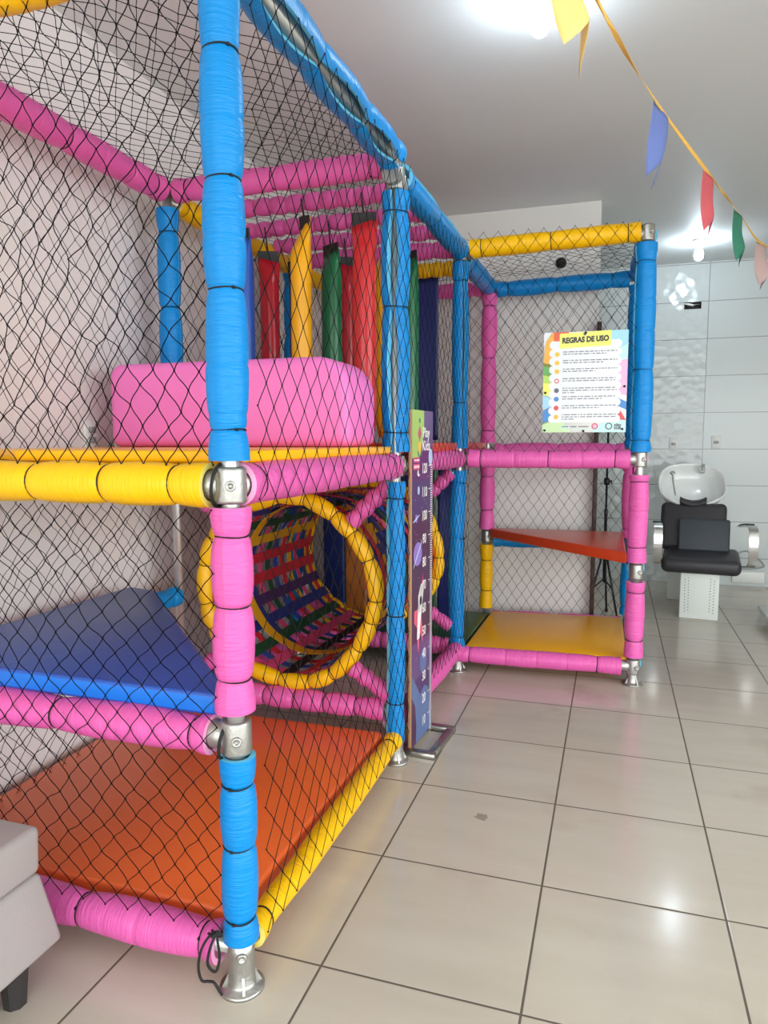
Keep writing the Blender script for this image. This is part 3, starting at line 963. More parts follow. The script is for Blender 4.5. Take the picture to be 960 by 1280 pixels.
for i, (nm, mk, x, y, r, zt, lab) in enumerate(tubes):
    t = thing('hanging_tube', (x, y, 1.30), lab, 'hanging tube', 'hanging vinyl tubes')
    b = MB()
    sl = .06 if nm == 'yellow' else .012 * (-1) ** i
    rows, zb = [], 1.30 + .02
    for k in range(15):
        s = k / 14
        z = zb + (zt - zb) * s
        rr = r * (.72 + .28 * min(1, s / .04)) if s < .05 else r
        fl = max(0, (s - .9) / .1)                      # flattened towards the sewn top
        ang = (0.3 * i) % 1.2 - .5
        rg = []
        for j in range(22):
            a = 2 * PI * j / 22
            px, py = rr * (1 + .2 * fl) * math.cos(a), rr * (1 - .75 * fl) * math.sin(a)
            q = 1 + .05 * mnoise.noise(Vector((math.cos(a), math.sin(a) + i, z * 4)))
            xx, yy = (px * math.cos(ang) - py * math.sin(ang)) * q, (px * math.sin(ang) + py * math.cos(ang)) * q
            rg.append((x + xx, y + yy, z + (sl * xx / r * fl)))
        rows.append(rg)
    b.loft(rows)
    b.build('tube_body', M[mk], t)
    # black hanging flap up to the beam
    b = MB()
    ang = (0.3 * i) % 1.2 - .5
    wv = Vector((math.cos(ang), math.sin(ang), 0))
    pw = .5 if nm == 'yellow' else 1.0
    off = r * .55 if nm == 'yellow' else 0
    z0_ = zt - .012 + (sl * .5 if nm == 'yellow' else 0)
    ctr = Vector((x, y, 0)) + wv * off
    pts = [ctr + Vector((0, -.004, z0_)), ctr + Vector((0, -.006, z0_ + .03)), ctr + Vector((0, -.010, z0_ + .055))]
    b.strip(pts, wv, r * 2.15 * pw, .008)
    b.tube([ctr + Vector((0, -.010, z0_ + .05)), ctr + Vector((0, -.030, 2.315)), ctr + Vector((0, -.041, 2.35))], .004, 6)
    b.build('hanging_flap', M['blackplastic'], t)

# sheets
def sheet(name, x0, x1, y, z0, z1, mk, lab, cat, group=None, tilt=.0):
    rows = []
    m = 10
    for k in range(25):
        z = z0 + (z1 - z0) * k / 24
        f, bk = [], []
        for i in range(m + 1):
            x = x0 + (x1 - x0) * i / m
            yy = y + .006 * math.sin(9 * x + 3 * z) + tilt * (i / m)
            zz = z + (.012 * (i / m) if k == 24 else 0)
            f.append((x, yy - .003, zz))
            bk.append((x, yy + .003, zz))
        rows.append(f + bk[::-1])
    b = MB().loft(rows)
    cx = (x0 + x1) / 2
    b.v = [(p[0] - cx, p[1] - y, p[2] - z0) for p in b.v]
    return tag(b.build(name, M[mk], None, (cx, y, z0)), lab, cat, group)


sheet('hanging_sheet', -1.225, -1.052, 4.33, 1.31, 2.295, 'v_navy', 'flat navy vinyl sheet hanging left of the rear blue post', 'hanging sheet')
G = 'vinyl strips closing the far end under the deck'
for k, (xa, xb, mk, lab) in enumerate([(-1.83, -1.685, 'v_navy', 'navy vinyl strip seen through the far ring of the tunnel, left one'),
                                       (-1.675, -1.53, 'v_brown', 'ochre vinyl strip seen through the far ring of the tunnel'),
                                       (-1.52, -1.375, 'v_navy', 'navy vinyl strip right of the ochre one behind the tunnel'),
                                       (-1.365, -1.225, 'v_navy', 'navy vinyl strip between the ochre and green ones behind the tunnel'),
                                       (-1.215, -1.06, 'v_dgreen', 'dark green vinyl strip behind the tunnel beside the height chart'),
                                       (-1.05, -.88, 'v_navy', 'wide navy vinyl strip behind the tunnel beside the lower blue post')]):
    sheet('vinyl_strip', xa, xb, 4.34, .17, 1.205, mk, lab, 'vinyl strip', G)

# ------------------------------------------------------------------ height chart
CHM = Matrix.Translation((-.772, 2.745, 0)) @ Matrix.Rotation(math.radians(-4.0), 4, 'Z') @ Matrix.Translation((.750, -2.745, 0))
ch = thing('height_chart', (-.782, 2.88, 0), 'tall purple space-themed height chart board on a steel floor frame', 'height chart')
cy0, cy1, cz0, cz1 = 2.745, 3.012, .02, 1.43
xf = -.750
b = MB().box((xf - .008, (cy0 + cy1) / 2, (cz0 + cz1) / 2), (.016, cy1 - cy0, cz1 - cz0))
b.build('board', M['tanwood'], ch, CHM, bevel=.001, bseg=1)
pm = [pc(76, 56, 100), pc(92, 44, 102), pc(80, 46, 78), pc(80, 54, 104), pc(92, 112, 158), pc(164, 196, 100), pc(235, 235, 238),
      pc(226, 96, 130), pc(190, 60, 120), pc(150, 120, 200), pc(176, 200, 230), pc(240, 190, 70), pc(60, 130, 100), pc(40, 36, 60), pc(98, 74, 122), pc(244, 240, 236)]
b = MB()
e = [0]


def P(s, z, lift):
    return (xf + .00025 * lift, cy0 + s * (cy1 - cy0), z)


def poly(pts, mat, lift):
    o = b.add([P(s, z, lift) for s, z in pts])
    b.face([o + i for i in range(len(pts))], mat)


def disc(s, z, rs, rz, mat, lift, rot=0, n=18):
    W = cy1 - cy0
    pts = []
    for k in range(n):
        a = 2 * PI * k / n
        px, pz = rs * W * math.cos(a), rz * math.sin(a)
        pts.append((s + (px * math.cos(rot) - pz * math.sin(rot)) / W, z + px * math.sin(rot) + pz * math.cos(rot)))
    poly(pts, mat, lift)


bands = [(cz0, .30, 3), (.30, .46, 14), (.46, .62, 2), (.62, .90, 2), (.90, 1.0, 2), (1.0, 1.14, 3), (1.14, 1.28, 1), (1.28, cz1, 14)]
for z0, z1, mt in bands:
    poly([(0, z0), (1, z0), (1, z1), (0, z1)], mt, 1)
poly([(0, cz1), (0, 1.24), (.1, 1.225), (.25, 1.225), (.38, 1.25), (.45, 1.29), (.55, 1.33), (.55, cz1)], 5, 2)   # green corner
# emblem: little figure of a leaf, a ball and a diamond
poly([(.34, 1.37), (.42, 1.335), (.34, 1.30), (.26, 1.335)], 8, 3)
poly([(.28, 1.30), (.41, 1.30), (.40, 1.262), (.34, 1.25), (.28, 1.262)], 11, 3)
disc(.345, 1.388, .045, .011, 12, 3)
poly([(.24, 1.262), (.30, 1.268), (.33, 1.238), (.27, 1.242)], 12, 3)
poly([(.40, 1.262), (.46, 1.275), (.43, 1.245), (.37, 1.238)], 12, 3)
text_mb('Play', .058, b, 15, lambda x, y: P(.66 + x / .267 * 1.0, 1.338 + y * 1.0, 3), xscale=1.0, bold=.001)
text_mb('Kids', .058, b, 15, lambda x, y: P(.66 + x / .267, 1.283 + y, 3), bold=.001)
disc(.88, 1.235, .10, .036, 10, 3)
for zz in (1.226, 1.199):
    poly([(.06, zz - .011), (.34, zz - .011), (.34, zz + .011), (.06, zz + .011)], 7 if zz < 1.21 else 8, 3)
    for k in range(5):
        poly([(.09 + .05 * k, zz - .004), (.125 + .05 * k, zz - .004), (.125 + .05 * k, zz + .004), (.09 + .05 * k, zz + .004)], 15, 4)
disc(.30, 1.172, .06, .014, 15, 3)
disc(.34, 1.178, .05, .012, 1, 4)
for k in range(25):
    rs = random.Random(k)
    disc(rs.uniform(.05, .8), rs.uniform(.3, 1.2), .008, .002, 15, 3, n=6)
disc(.30, 1.10, .05, .018, 10, 3)
disc(.20, .985, .06, .018, 9, 3); disc(.20, .985, .17, .004, 10, 4, .3)
disc(.27, .835, .20, .05, 9, 3); disc(.27, .835, .30, .006, 10, 4, .75)
disc(.55, .36, .17, .052, 4, 3)
# rocket
poly([(.30, .58), (.48, .60), (.56, .68), (.54, .705), (.42, .70), (.30, .655)], 15, 3)
poly([(.24, .47), (.36, .47), (.48, .60), (.54, .705), (.42, .69), (.28, .60)], 15, 3)
poly([(.54, .705), (.44, .70), (.52, .745)], 8, 4)
poly([(.24, .52), (.10, .55), (.10, .60), (.27, .60)], 7, 4)
poly([(.37, .50), (.52, .44), (.50, .50), (.44, .57)], 7, 4)
poly([(.26, .47), (.34, .47), (.33, .40), (.30, .435), (.27, .41)], 7, 4)
disc(.42, .63, .055, .02, 13, 4)
# hills at the bottom
poly([(.0, .02), (.62, .02), (.95, .02), (.93, .10), (.80, .22), (.62, .245), (.40, .22), (.20, .28), (.0, .33)], 4, 3)
poly([(.0, .02), (.2, .02), (.22, .10), (.16, .19), (.0, .24)], 2, 4)
# scale
for i in range(1, 131):
    z = i * .01
    if z > 1.205:
        break
    ln_ = .17 if i % 10 == 0 else (.09 if i % 5 == 0 else .06)
    s0 = .78 if i % 10 == 0 else .87
    poly([(s0, z - .0019), (.98, z - .0019), (.98, z + .0019), (s0, z + .0019)], 15, 5)
for k in range(1, 13):
    text_mb(str(k * 10), .058, b, 15, lambda x, y, k=k: P(.58 + x / .267, k * .1 - .012 + y, 5), bold=.0012, xscale=.78)
b.build('chart_print', pm, ch, CHM, recalc=False)
b = MB()
fw = .035
x0_, x1_, y0_, y1_ = -.79, -.640, 2.715, 3.035
b.box(((x0_ + x1_) / 2, y0_ + fw / 2, .012), (x1_ - x0_, fw, .024)).box(((x0_ + x1_) / 2, y1_ - fw / 2, .012), (x1_ - x0_, fw, .024))
b.box((x1_ - fw / 2, (y0_ + y1_) / 2, .012), (fw, y1_ - y0_ - 2 * fw, .024)).box((x0_ + .012, (y0_ + y1_) / 2, .012), (.024, y1_ - y0_ - 2 * fw, .024))
b.build('steel_base', M['brushed'], ch, CHM, bevel=.0015, bseg=1)

# ------------------------------------------------------------------ rules sign
sx0, sx1, sz0, sz1 = -.362, .052, 1.347, 1.857
sg = thing('rules_sign', ((sx0 + sx1) / 2, 3.84, sz0), 'colourful rules sign headed REGRAS DE USO tied to the netting', 'sign')
tilt = Matrix.Translation(((sx0 + sx1) / 2, 3.805, 0)) @ Matrix.Rotation(math.radians(3.0), 4, 'Z')
SW, SH = sx1 - sx0, sz1 - sz0
MB().box((0, .003, (sz0 + sz1) / 2), (SW, .005, SH)).build('sign_board', M['whiteplastic'], sg, tilt, bevel=.001, bseg=1)
sm = [pc(228, 230, 234), pc(244, 176, 60), pc(224, 92, 56), pc(96, 170, 84), pc(176, 214, 90), pc(240, 236, 100), pc(160, 214, 236),
      pc(56, 132, 200), pc(230, 176, 214), pc(214, 66, 78), pc(190, 232, 224), pc(236, 232, 110), pc(44, 42, 44), pc(120, 118, 124), pc(240, 196, 60), pc(212, 90, 100), pc(160, 210, 240), pc(200, 226, 170), pc(90, 90, 110)]
b = MB()


def Q(s, t, lift):
    return (-SW / 2 + s * SW, -.00025 * lift, sz0 + t * SH)


def qp(pts, m, lift):
    o = b.add([Q(s, t, lift) for s, t in pts])
    b.face([o + i for i in range(len(pts))], m)


def qd(s, t, r, m, lift, n=16, ry=None):
    qp([(s + r / SW * math.cos(2 * PI * k / n), t + (ry or r) / SH * math.sin(2 * PI * k / n)) for k in range(n)], m, lift)


qp([(0, .86), (.12, 1), (0.02, 1), (0, .98)], 0, 2)
qp([(0, .66), (.2, .66), (.2, 1), (.1, 1), (.02, .9)], 1, 2)
qp([(.12, .9), (.3, .9), (.3, 1), (.12, 1)], 2, 3)
qp([(0, .58), (.2, .54), (.2, .66), (0, .70)], 3, 2)
qp([(0, .50), (.2, .48), (.2, .55), (0, .59)], 4, 2)
qp([(0, .38), (.2, .30), (.2, .50), (0, .50)], 5, 2)
qp([(0, .24), (.2, .26), (.2, .34), (0, .38)], 16, 2)
qp([(0, .08), (.2, .14), (.2, .30), (0, .22)], 7, 2)
qp([(0, 0), (.35, 0), (.2, .15), (0, .10)], 17, 2)
qp([(.75, .9), (.75, 1), (1, 1), (1, .86), (.85, .82)], 6, 2)
qp([(.8, .70), (1, .72), (1, .86), (.85, .83)], 10, 2)
qp([(.8, .40), (1, .36), (1, .72), (.8, .68)], 8, 2)
qp([(.8, .38), (.8, .30), (1, .22), (1, .30)], 7, 3)
qp([(.82, .12), (1, .12), (.9, .26), (.82, .30)], 9, 3)
qp([(.6, 0), (1, 0), (1, .12), (.9, .13), (.72, .10)], 10, 3)
# white cloud panel
qp([(.12, .10), (.88, .10), (.88, .91), (.12, .91)], 0, 4)
for k in range(10):
    t = .135 + .082 * k
    qd(.12, t, .021, 0, 4.6)
    qd(.88, t, .021, 0, 4.8)
qp([(.19, .835), (.80, .855), (.80, 1.004), (.19, .984)], 11, 5)
text_mb('REGRAS DE USO', .037, b, 12, lambda x, y: Q(.497 + x / SW, .918 + y / SH + x * .03 / SH, 6), bold=.0022, xscale=.84)
qd(.49, .973, .008, 18, 6, n=8)
rows = [(.79, 2, 14), (.705, 2, 14), (.62, 2, 14), (.525, 2, 15), (.43, 3, 18), (.345, 2, 7), (.255, 2, 9), (.165, 3, 14)]
for t, nl, ic in rows:
    qd(.165, t - .01, .0125, ic, 5)
    qd(.165, t - .01, .007, 0 if ic in (15,) else 1 if ic == 14 else ic, 6)
    for l in range(nl):
        rr = random.Random(int(t * 1000) + l)
        s = .235
        end = .87 if l < nl - 1 else rr.uniform(.5, .85)
        if nl == 3 and l == 2:
            end = .37
        while s < end:
            wd = rr.uniform(.012, .075)
            zt_ = t + .013 - .0225 * l
            qp([(s, zt_ - .0048), (min(s + wd, end + .01), zt_ - .0048), (min(s + wd, end + .01), zt_ + .0048), (s, zt_ + .0048)], 13, 5)
            s += wd + .013
# footer: a round badge and an emblem of two letters
for s in (.24, .34):
    qp([(s, .052), (s + .075, .052), (s + .075, .062), (s, .062)], 7 if s < .3 else 13, 5)
qp([(.44, .052), (.56, .052), (.56, .062), (.44, .062)], 13, 5)
qp([(.22, .026), (.70, .03), (.70, .036), (.22, .032)], 10, 5)
qd(.635, .06, .016, 15, 5); qd(.635, .06, .010, 8, 6)
qd(.80, .06, .018, 18, 5); qd(.80, .06, .012, 10, 6)
text_mb('play', .022, b, 18, lambda x, y: Q(.905 + x / SW, .072 + y / SH, 5), bold=.001)
text_mb('kids', .022, b, 18, lambda x, y: Q(.905 + x / SW, .042 + y / SH, 5), bold=.001)
b.build('sign_print', sm, sg, tilt, recalc=False)
for s, t in ((.03, .40), (.03, .02), (.5, .985), (.97, .45), (.96, .03), (.5, .012)):
    MB().lathe([(.006, 0), (.006, .003), (.003, .004)], 12).build('eyelet', M['black'], sg, tilt @ Matrix.Translation((-SW / 2 + s * SW, -.003, sz0 + t * SH)) @ Matrix.Rotation(PI / 2, 4, 'X'))

# ------------------------------------------------------------------ shampoo chair
cx, cyy = .64, 5.62
sc_ = thing('shampoo_chair', (cx, 5.72, 0), 'black salon shampoo chair with a white basin and chrome arms', 'salon chair')


def rbox(name, c, s, m, parent, bev=.02, rx=0, rz=0, seg=4):
    mw = Matrix.Translation(c) @ Matrix.Rotation(rz, 4, 'Z') @ Matrix.Rotation(rx, 4, 'X')
    return MB().box((0, 0, 0), s).build(name, m, parent, mw, bevel=bev, bseg=seg)


ry_ = math.radians(-6)
bx = rbox('base_box', (.636, 5.70, .175), (.262, .34, .35), M['white_metal'], sc_, .008, rz=ry_)
b = MB()
for sx in (-1, 1):
    for k in range(12):
        for d in (0, 1):
            x, z = sx * (.095 - .024 * d) + (.004 * k / 14 * sx), .055 + .0215 * k + (.010 * d)
            b.loft([[(x + .0034 * math.cos(2 * PI * j / 8), yy, z + .0034 * math.sin(2 * PI * j / 8)) for j in range(8)] for yy in (-.1695, -.1712)])
b.build('perforation', M['hole'], bx, WORLD[bx.name] @ Matrix.Translation((0, 0, -.175)))
MB().box((0, 0, 0), (.23, .31, .012)).build('foot_pad', M['blackplastic'], bx, Matrix.Translation((.636, 5.70, .006)) @ Matrix.Rotation(ry_, 4, 'Z'))
rbox('rear_pedestal', (.60, 6.30, .27), (.28, .30, .54), M['white_metal'], sc_, .01, rz=ry_)
rbox('seat', (.635, 5.68, .415), (.53, .50, .115), M['chairblack'], sc_, .045, rx=math.radians(3), rz=ry_)
rbox('backrest', (.60, 5.945, .635), (.47, .11, .37), M['chairblack'], sc_, .04, rx=math.radians(-16), rz=ry_)
rbox('leg_pad', (.665, 5.82, .585), (.36, .05, .25), M['chairgrey'], sc_, .018, rx=math.radians(-14), rz=ry_)
for sx in (-1, 1):
    xa = cx + sx * .315
    pts = smooth_path([(xa - sx * .04, 5.56, .40), (xa, 5.53, .42), (xa, 5.505, .55), (xa, 5.51, .63), (xa, 5.54, .675), (xa, 5.62, .69), (xa, 5.78, .675), (xa - sx * .02, 5.92, .65)], 5)
    MB().strip(pts, (1, 0, 0), .06, .008).build('armrest', M['chrome'], sc_)
    MB().strip(smooth_path([(xa, 5.66, .697), (xa, 5.78, .684), (xa - sx * .015, 5.9, .662)], 5), (1, 0, 0), .055, .012).build('arm_pad', M['chairblack'], sc_, bevel=.004)
# basin
tl = math.radians(38)
ex, ey, en = Vector((1, 0, 0)), Vector((0, math.cos(tl), math.sin(tl))), Vector((0, -math.sin(tl), math.cos(tl)))
bc = Vector((.595, 6.12, .965))
nb = 56


def rimr(a):
    a_, b__ = .25, .235
    c, s = math.cos(a), math.sin(a)
    p_ = 2 / 2.7
    return a_ * math.copysign(abs(c) ** p_, c) * (1 - .06 * s), b__ * math.copysign(abs(s) ** p_, s)


rings = []
for sc2, dz in [(.20, -.17), (.45, -.172), (.68, -.155), (.84, -.10), (.93, -.04), (1.0, -.008), (1.0, .006), (.985, .012), (.955, .010), (.93, -.006), (.88, -.05), (.78, -.10), (.60, -.128), (.36, -.140), (.10, -.145)]:
    rg = []
    for j in range(nb):
        a = 2 * PI * j / nb
        x, y = rimr(a)
        dip = math.exp(-((a - 1.5 * PI) / .34) ** 2) * (.045 if dz > -.09 else .0)
        rg.append(bc + ex * (x * sc2) + ey * (y * sc2) + en * (dz - dip))
    rings.append(rg)
bs = MB().loft(rings).build('basin', M['ceramic'], sc_)
nr = MB()
fr = []
for k in range(13):
    t = -1 + 2 * k / 12
    c = bc + ex * (.095 * t) + ey * (-.225 + .02 * t * t) + en * (-.005 + .022 * t * t)
    w_ = .03
    fr.append([c + ey * w_ + en * .0, c + ey * .0 + en * .016, c - ey * w_ + en * .0, c - ey * w_ - en * .05, c + ey * w_ - en * .05])
nr.loft(fr)
nr.build('neck_rest', M['chairblack'], bs, bevel=.006)
fa = bc + ex * .09 + ey * .175 + en * (-.0)
mw = Matrix.Translation(fa) @ Matrix((ex, ey, en)).transposed().to_4x4()
MB().lathe([(.022, -.03), (.022, .01), (.017, .016), (.017, .04), (.012, .045)], 18).tube([(0, 0, .03), (0, -.03, .045), (0, -.05, .03)], .008, 8).build('faucet', M['chrome'], bs, mw)
hb = bc + ex * -.14 + ey * .06
MB().tube(smooth_path([hb + en * .03 - ey * -.03, hb + en * .012 - ey * .02, hb + en * -.03 - ey * .08 + ex * .01, hb + en * -.05 - ey * .16 + ex * .02], 6), .007, 8).build('hand_shower', M['chrome'], bs)
MB().lathe([(.020, -.005), (.022, .0), (.018, .008), (.0, .010)], 16).build('shower_holder', M['chrome'], bs, Matrix.Translation(hb + en * .025 + ey * .03) @ Matrix((ex, ey, en)).transposed().to_4x4())
# neck that carries the basin
rbox('basin_support', (.60, 6.32, .655), (.16, .12, .25), M['white_metal'], sc_, .02)
# hose on the floor side
o = MB().tube(smooth_path([(.86, 5.82, .43), (.98, 5.95, .46), (1.12, 6.3, .36), (1.25, 6.75, .24), (1.27, 6.86, .195), (1.16, 6.72, .20), (.98, 6.3, .27), (.80, 5.95, .37)], 8), .0075, 8).build('supply_hose', M['greyplastic'], sc_)
# trunking on the back wall
o = MB().box((0, 0, 0), (.26, .03, .10)).build('cable_trunking', M['whiteplastic'], None, (1.17, 6.943, .085), bevel=.004)
tag(o, 'short white plastic trunking at the foot of the tiled wall', 'trunking')

# ------------------------------------------------------------------ small wall things
def plate(loc, lab, rot=0.0, w=.075, h=.115, mods=1, grp=None):
    t = thing('wall_plate', loc, lab, 'wall plate', grp, rz=rot)
    mw = Matrix.Translation(loc) @ Matrix.Rotation(rot, 4, 'Z')
    MB().box((0, -.005, 0), (w, .010, h)).build('cover', M['whiteplastic'], t, mw, bevel=.003)
    for k in range(mods):
        z = (k - (mods - 1) / 2) * .04
        MB().box((0, -.0115, z), (.04, .004, .024)).build('rocker', M['greyplastic'], t, mw, bevel=.001, bseg=1)


plate((.511, YB, 1.272), 'left one of the two white switch plates above the basin')
plate((.863, YB, 1.286), 'right one of the two white switch plates above the basin')
plate((XL, 2.32, 1.33), 'white outlet plate low on the pink-tinted wall, nearer the corner post', PI / 2, mods=2)
plate((XL, 2.50, 1.33), 'white outlet plate beside the pink padded block', PI / 2, mods=2)
# recess with a loose white connector
bxm = MB()
dpt = .07
for c, s in ((((nx0 + nx1) / 2, YB + dpt, (nz0 + nz1) / 2), (nx1 - nx0, .004, nz1 - nz0)), (((nx0 + nx1) / 2, YB + dpt / 2, nz0 + .0015), (nx1 - nx0, dpt, .003)),
             (((nx0 + nx1) / 2, YB + dpt / 2, nz1 - .0015), (nx1 - nx0, dpt, .003)), ((nx0 + .0015, YB + dpt / 2, (nz0 + nz1) / 2), (.003, dpt, nz1 - nz0)), ((nx1 - .0015, YB + dpt / 2, (nz0 + nz1) / 2), (.003, dpt, nz1 - nz0))):
    bxm.box(c, s)
wb = bxm.build('wall_box', M['cavity'], None)
tag(wb, 'open dark electrical box recess high on the tiled wall with a white connector', 'electrical box')
MB().lathe([(.009, 0), (.010, .004), (.010, .05), (.007, .055), (.007, .07), (.004, .075)], 14).build('connector', M['whiteplastic'], wb, Matrix.Translation((.63, YB - .004, 2.495)) @ Matrix.Rotation(-PI / 2 + .22, 4, 'Y') @ Matrix.Rotation(.1, 4, 'X'))
MB().tube(smooth_path([(.63, YB - .004, 2.496), (.65, YB + .0, 2.503), (.675, YB + .03, 2.508), (.69, YB + .06, 2.512)]), .0025, 6).build('wire', M['whiteplastic'], wb)
# black round fitting on the partition
o = MB().lathe([(.036, 0), (.036, .008), (.030, .016), (.024, .03), (.012, .036), (.0, .037)], 22).build('wall_fitting', M['blackplastic'], None, Matrix.Translation((-.375, YP, 2.485)) @ Matrix.Rotation(PI / 2, 4, 'X'))
tag(o, 'small round black fitting on the white partition behind the yellow top beam', 'wall fitting')
# brown timber lath standing at the partition's end
o = MB().box((0, 0, 1.04), (.028, .05, 2.08)).build('timber_lath', M['brownwood'], None, Matrix.Translation((-.116, 4.965, 0)), bevel=.003)
tag(o, 'dark brown timber upright standing against the end of the white partition', 'timber upright')
# tripod light stand
tp = thing('tripod_stand', (-.045, 5.45, 0), 'thin black tripod stand behind the right-hand bay of the play frame', 'tripod')
MB().lathe([(.011, .26), (.011, .75), (.013, .752), (.013, .80), (.008, .802), (.008, 1.70)], 12).build('pole', M['blackplastic'], tp, (-.045, 5.45, 0))
MB().lathe([(.02, 0), (.02, .05)], 12).box((.025, 0, .025), (.025, .012, .02)).build('collar', M['blackplastic'], tp, (-.045, 5.45, .98))
MB().lathe([(.02, 0), (.02, .04)], 12).build('collar', M['blackplastic'], tp, (-.045, 5.45, .44))
for k in range(3):
    a = math.radians(200 + 120 * k)
    d = Vector((math.cos(a), math.sin(a), 0))
    c = Vector((-.045, 5.45, 0))
    l = MB().tube([c + Vector((0, 0, .47)) + d * .015, c + d * .13 + Vector((0, 0, .01))], .008, 8)
    l.tube([c + Vector((0, 0, .27)) + d * .012, c + d * .075 + Vector((0, 0, .215))], .006, 8)
    lo = l.build('leg', M['blackplastic'], tp)
    MB().lathe([(.012, 0), (.012, .02), (.008, .026)], 10).build('rubber_foot', M['black'], lo, c + d * .132)
MB().box((0, 0, 0), (.05, .03, .13)).build('phone_clamp', M['blackplastic'], tp, (.045, 5.45, 1.78), bevel=.006)
MB().tube([(-.045, 5.45, 1.69), (.0, 5.45, 1.72), (.045, 5.45, 1.73)], .008, 8).build('clamp_arm', M['blackplastic'], tp)

# white platform corner at right
pl = thing('low_platform', (1.33, 5.35, 0), 'white flat low platform on short legs at the right edge', 'platform')
pmw = Matrix.Translation((1.34, 5.37, 0))
MB().box((0, 0, .075), (.60, .72, .03)).build('top', M['white_metal'], pl, pmw, bevel=.006)
for sx in (-1, 1):
    for sy in (-1, 1):
        MB().lathe([(.022, 0), (.02, .06)], 14).build('leg', M['greyplastic'], pl, (1.34 + sx * .22, 5.37 + sy * .28, 0))

# ------------------------------------------------------------------ grey upholstered seat, bottom left
so = thing('upholstered_seat', (-1.60, .85, 0), 'light grey upholstered seat with a dark tapered foot in front of the play frame', 'seat')


def frust(x0, x1, y0, y1, z0, z1, fl, mname, nm, bev):
    # top rectangle given, flares by fl towards the floor
    o = MB()
    k = o.add([(x0 - fl, y0 - fl, z0), (x1 + fl, y0 - fl, z0), (x1 + fl, y1 + fl, z0), (x0 - fl, y1 + fl, z0), (x0, y0, z1), (x1, y0, z1), (x1, y1, z1), (x0, y1, z1)])
    for q in ((3, 2, 1, 0), (4, 5, 6, 7), (0, 1, 5, 4), (1, 2, 6, 5), (2, 3, 7, 6), (3, 0, 4, 7)):
        o.face(q)
    return o.build(nm, M[mname], so, None, bevel=bev, bseg=4)


SX1, SY1 = -1.262, 1.262
frust(-1.9, SX1, .45, SY1, .288, .405, -.003, 'grey_leather', 'seat_cushion', .018)
frust(-1.9, SX1 - .004, .45, SY1 - .004, .105, .288, .030, 'grey_leather', 'seat_base', .014)
for px, py in ((SX1 - .03, SY1 - .075), (-1.87, SY1 - .075), (SX1 - .03, .52), (-1.87, .52)):
    MB().loft([[(px + s * math.cos(PI / 8 + PI / 4 * j), py + s * math.sin(PI / 8 + PI / 4 * j), z) for j in range(8)] for s, z in ((.026, 0), (.036, .106))], smooth=False).build('foot', M['darkfoot'], so)

# ------------------------------------------------------------------ bunting
bn = thing('bunting', (.2, 3.2, 2.50), 'string of coloured paper flags on a yellow ribbon under the ceiling', 'bunting')
A_, B_ = Vector((-.52, .55, 2.40)), Vector((1.0, 5.55, 2.53))
line = [Vector((-.52, .30, 2.50)), Vector((-.090, 1.88, 2.392)), Vector((.104, 2.80, 2.497)), Vector((.363, 3.63, 2.515)), Vector((.621, 4.45, 2.54)), Vector((.86, 5.10, 2.52)), Vector((1.30, 6.2, 2.72)), Vector((1.55, 6.95, 2.80))]
lp = smooth_path(line, 8)
tw = [Vector((math.sin(i * .35) * .35, .1, math.cos(i * .35) * .6 + .55)) for i in range(len(lp))]
MB().strip(lp, tw, .016, .0015).build('ribbon', plain('ribbon_yellow', (240, 190, 90), .6), bn)


def on_line(y):
    for i in range(len(lp) - 1):
        if lp[i].y <= y <= lp[i + 1].y:
            t = (y - lp[i].y) / (lp[i + 1].y - lp[i].y)
            return lp[i].lerp(lp[i + 1], t), (lp[i + 1] - lp[i]).normalized()


def flag(y, col, w, h, curl, swing, cols):
    p, d = on_line(y)
    d = Vector((d.x, d.y, 0)).normalized()
    sd = Vector((d.y, -d.x, 0))
    b = MB()
    m, n_ = 8, 10
    grid = []
    for k in range(n_ + 1):
        t = k / n_
        row = []
        for i in range(m + 1):
            s = -1 + 2 * i / m
            notch = h * (1 - .33 * (1 - abs(s)))          # swallow-tail
            z = -t * notch
            ff = curl * math.sin(2.2 * s + 2.0 * t) * (.3 + t) + swing * t * t
            x = s * w / 2 * (1 - .15 * t)
            row.append(p + d * x + sd * ff + Vector((0, 0, z - .004)))
        grid.append(row)
    o = b.add([q for r_ in grid for q in r_])
    for k in range(n_):
        for i in range(m):
            b.face((o + k * (m + 1) + i, o + k * (m + 1) + i + 1, o + (k + 1) * (m + 1) + i + 1, o + (k + 1) * (m + 1) + i), 0, True)
    mt = plain('flag_' + cols, col, .7, var=.03)  # flag colours lightened: bloom haze and translucency are put into the paint
    ob = b.build('flag', mt, bn, recalc=False)
    md = ob.modifiers.new('thickness', 'SOLIDIFY')
    md.thickness = .0008
    tag(ob, cols + ' flag')


flag(1.72, (248, 212, 130), .19, .25, .020, .03, 'yellow')
flag(2.88, (104, 122, 186), .19, .25, .022, -.02, 'blue')
flag(3.66, (206, 92, 100), .19, .27, .018, .01, 'red')
flag(4.40, (56, 132, 106), .19, .27, .018, .02, 'green')
flag(5.02, (206, 176, 172), .19, .26, .03, .02, 'pale pink')

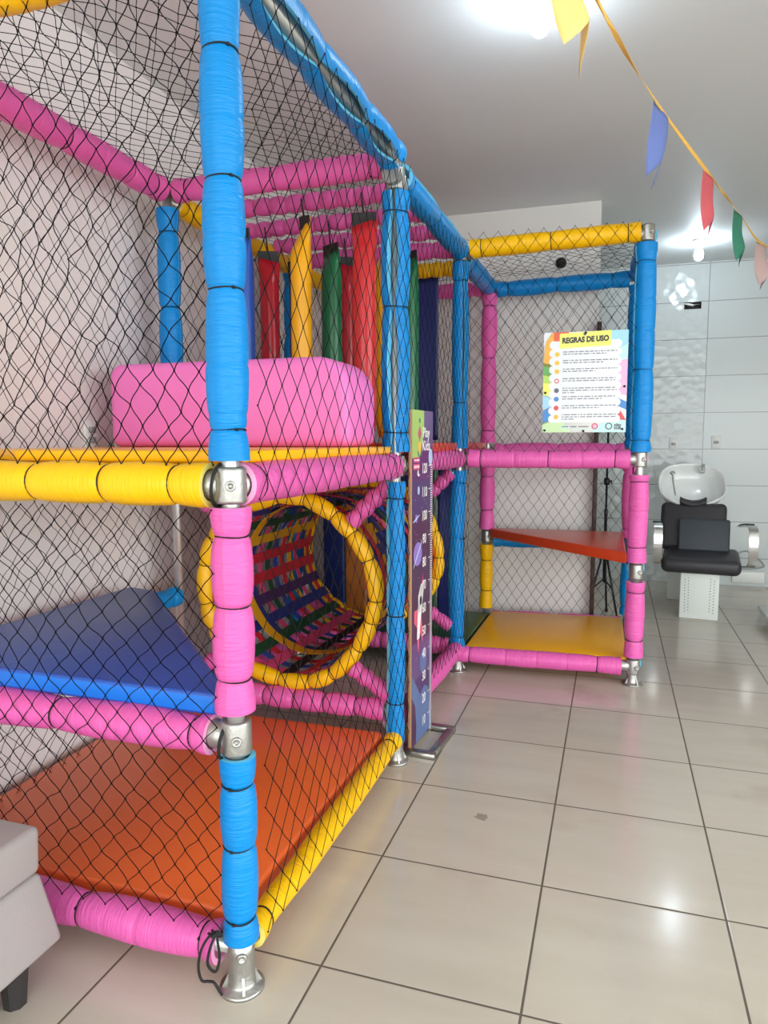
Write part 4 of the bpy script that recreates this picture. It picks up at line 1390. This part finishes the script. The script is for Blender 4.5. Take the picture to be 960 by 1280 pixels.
# ------------------------------------------------------------------ ceiling lamps
bulbm = emit('lit_bulb', (225, 242, 255), 105.0)
for (x, y), lab in (((-.289, 2.66), 'lit ceiling bulb nearest the camera, beside the yellow flag'), ((.585, 6.20), 'lit ceiling bulb in a white holder above the tiled wall')):
    t = thing('ceiling_lamp', (x, y, ZC), lab, 'ceiling lamp', 'ceiling bulbs')
    MB().lathe([(.052, 0), (.052, -.010), (.046, -.016), (.03, -.02), (.022, -.03), (.021, -.055), (.0, -.056)], 24).build('lamp_holder', M['whiteplastic'], t, (x, y, ZC))
    MB().lathe([(.016, 0), (.020, -.012), (.031, -.035), (.034, -.06), (.030, -.085), (.018, -.10), (.0, -.105)], 20).build('bulb', bulbm, t, (x, y, ZC - .055))

# ------------------------------------------------------------------ light, camera
w = bpy.data.worlds.new('daylight')
scene.world = w
w.use_nodes = True
bg = w.node_tree.nodes['Background']
bg.inputs['Color'].default_value = (0.92, 0.985, 1.0, 1)
bg.inputs['Strength'].default_value = 4.2
la = bpy.data.lights.new('shopfront_portal', 'AREA')
la.shape = 'RECTANGLE'
la.size, la.size_y = XR - XL, 2.62
la.cycles.is_portal = True
lo = bpy.data.objects.new('shopfront_portal', la)
COL.objects.link(lo)
lo.location = ((XL + XR) / 2, YF - .05, 1.31)
lo.rotation_euler = (PI / 2, 0, 0)          # faces into the room
la2 = la.copy()
la2.size, la2.size_y = 3.0 - YF, 2.6
lo2 = bpy.data.objects.new('side_shopfront_portal', la2)
COL.objects.link(lo2)
lo2.location = (XR + .05, (YF + 3.0) / 2, 1.3)
lo2.rotation_euler = (PI / 2, 0, PI / 2)

f, pitch, roll, yaw, Hc = 884.2355, -.1004, -.0018, -.3138, 1.3054
fwv = Vector((math.sin(yaw) * math.cos(pitch), math.cos(yaw) * math.cos(pitch), math.sin(pitch)))
rv = Vector((math.cos(yaw), -math.sin(yaw), 0))
uv = rv.cross(fwv)
c_, s_ = math.cos(roll), math.sin(roll)
r2, u2 = c_ * rv + s_ * uv, -s_ * rv + c_ * uv
cam = bpy.data.cameras.new('camera')
cam.sensor_fit = 'VERTICAL'
cam.sensor_height = 24.0
cam.lens = f * 24.0 / 1280.0
cam.clip_start = .02
co = bpy.data.objects.new('camera', cam)
COL.objects.link(co)
mat = Matrix((r2, u2, -fwv)).transposed().to_4x4()
co.matrix_world = Matrix.Translation((0, 0, Hc)) @ mat
scene.camera = co
vs = scene.view_settings
vs.view_transform = 'Standard'
vs.look = 'None'
vs.gamma = 1
vs.use_curve_mapping = False
vs.exposure = 0.45
try:
    scene.cycles.use_denoising = True
    scene.cycles.max_bounces = 10
    scene.cycles.diffuse_bounces = 6
except Exception:
    pass
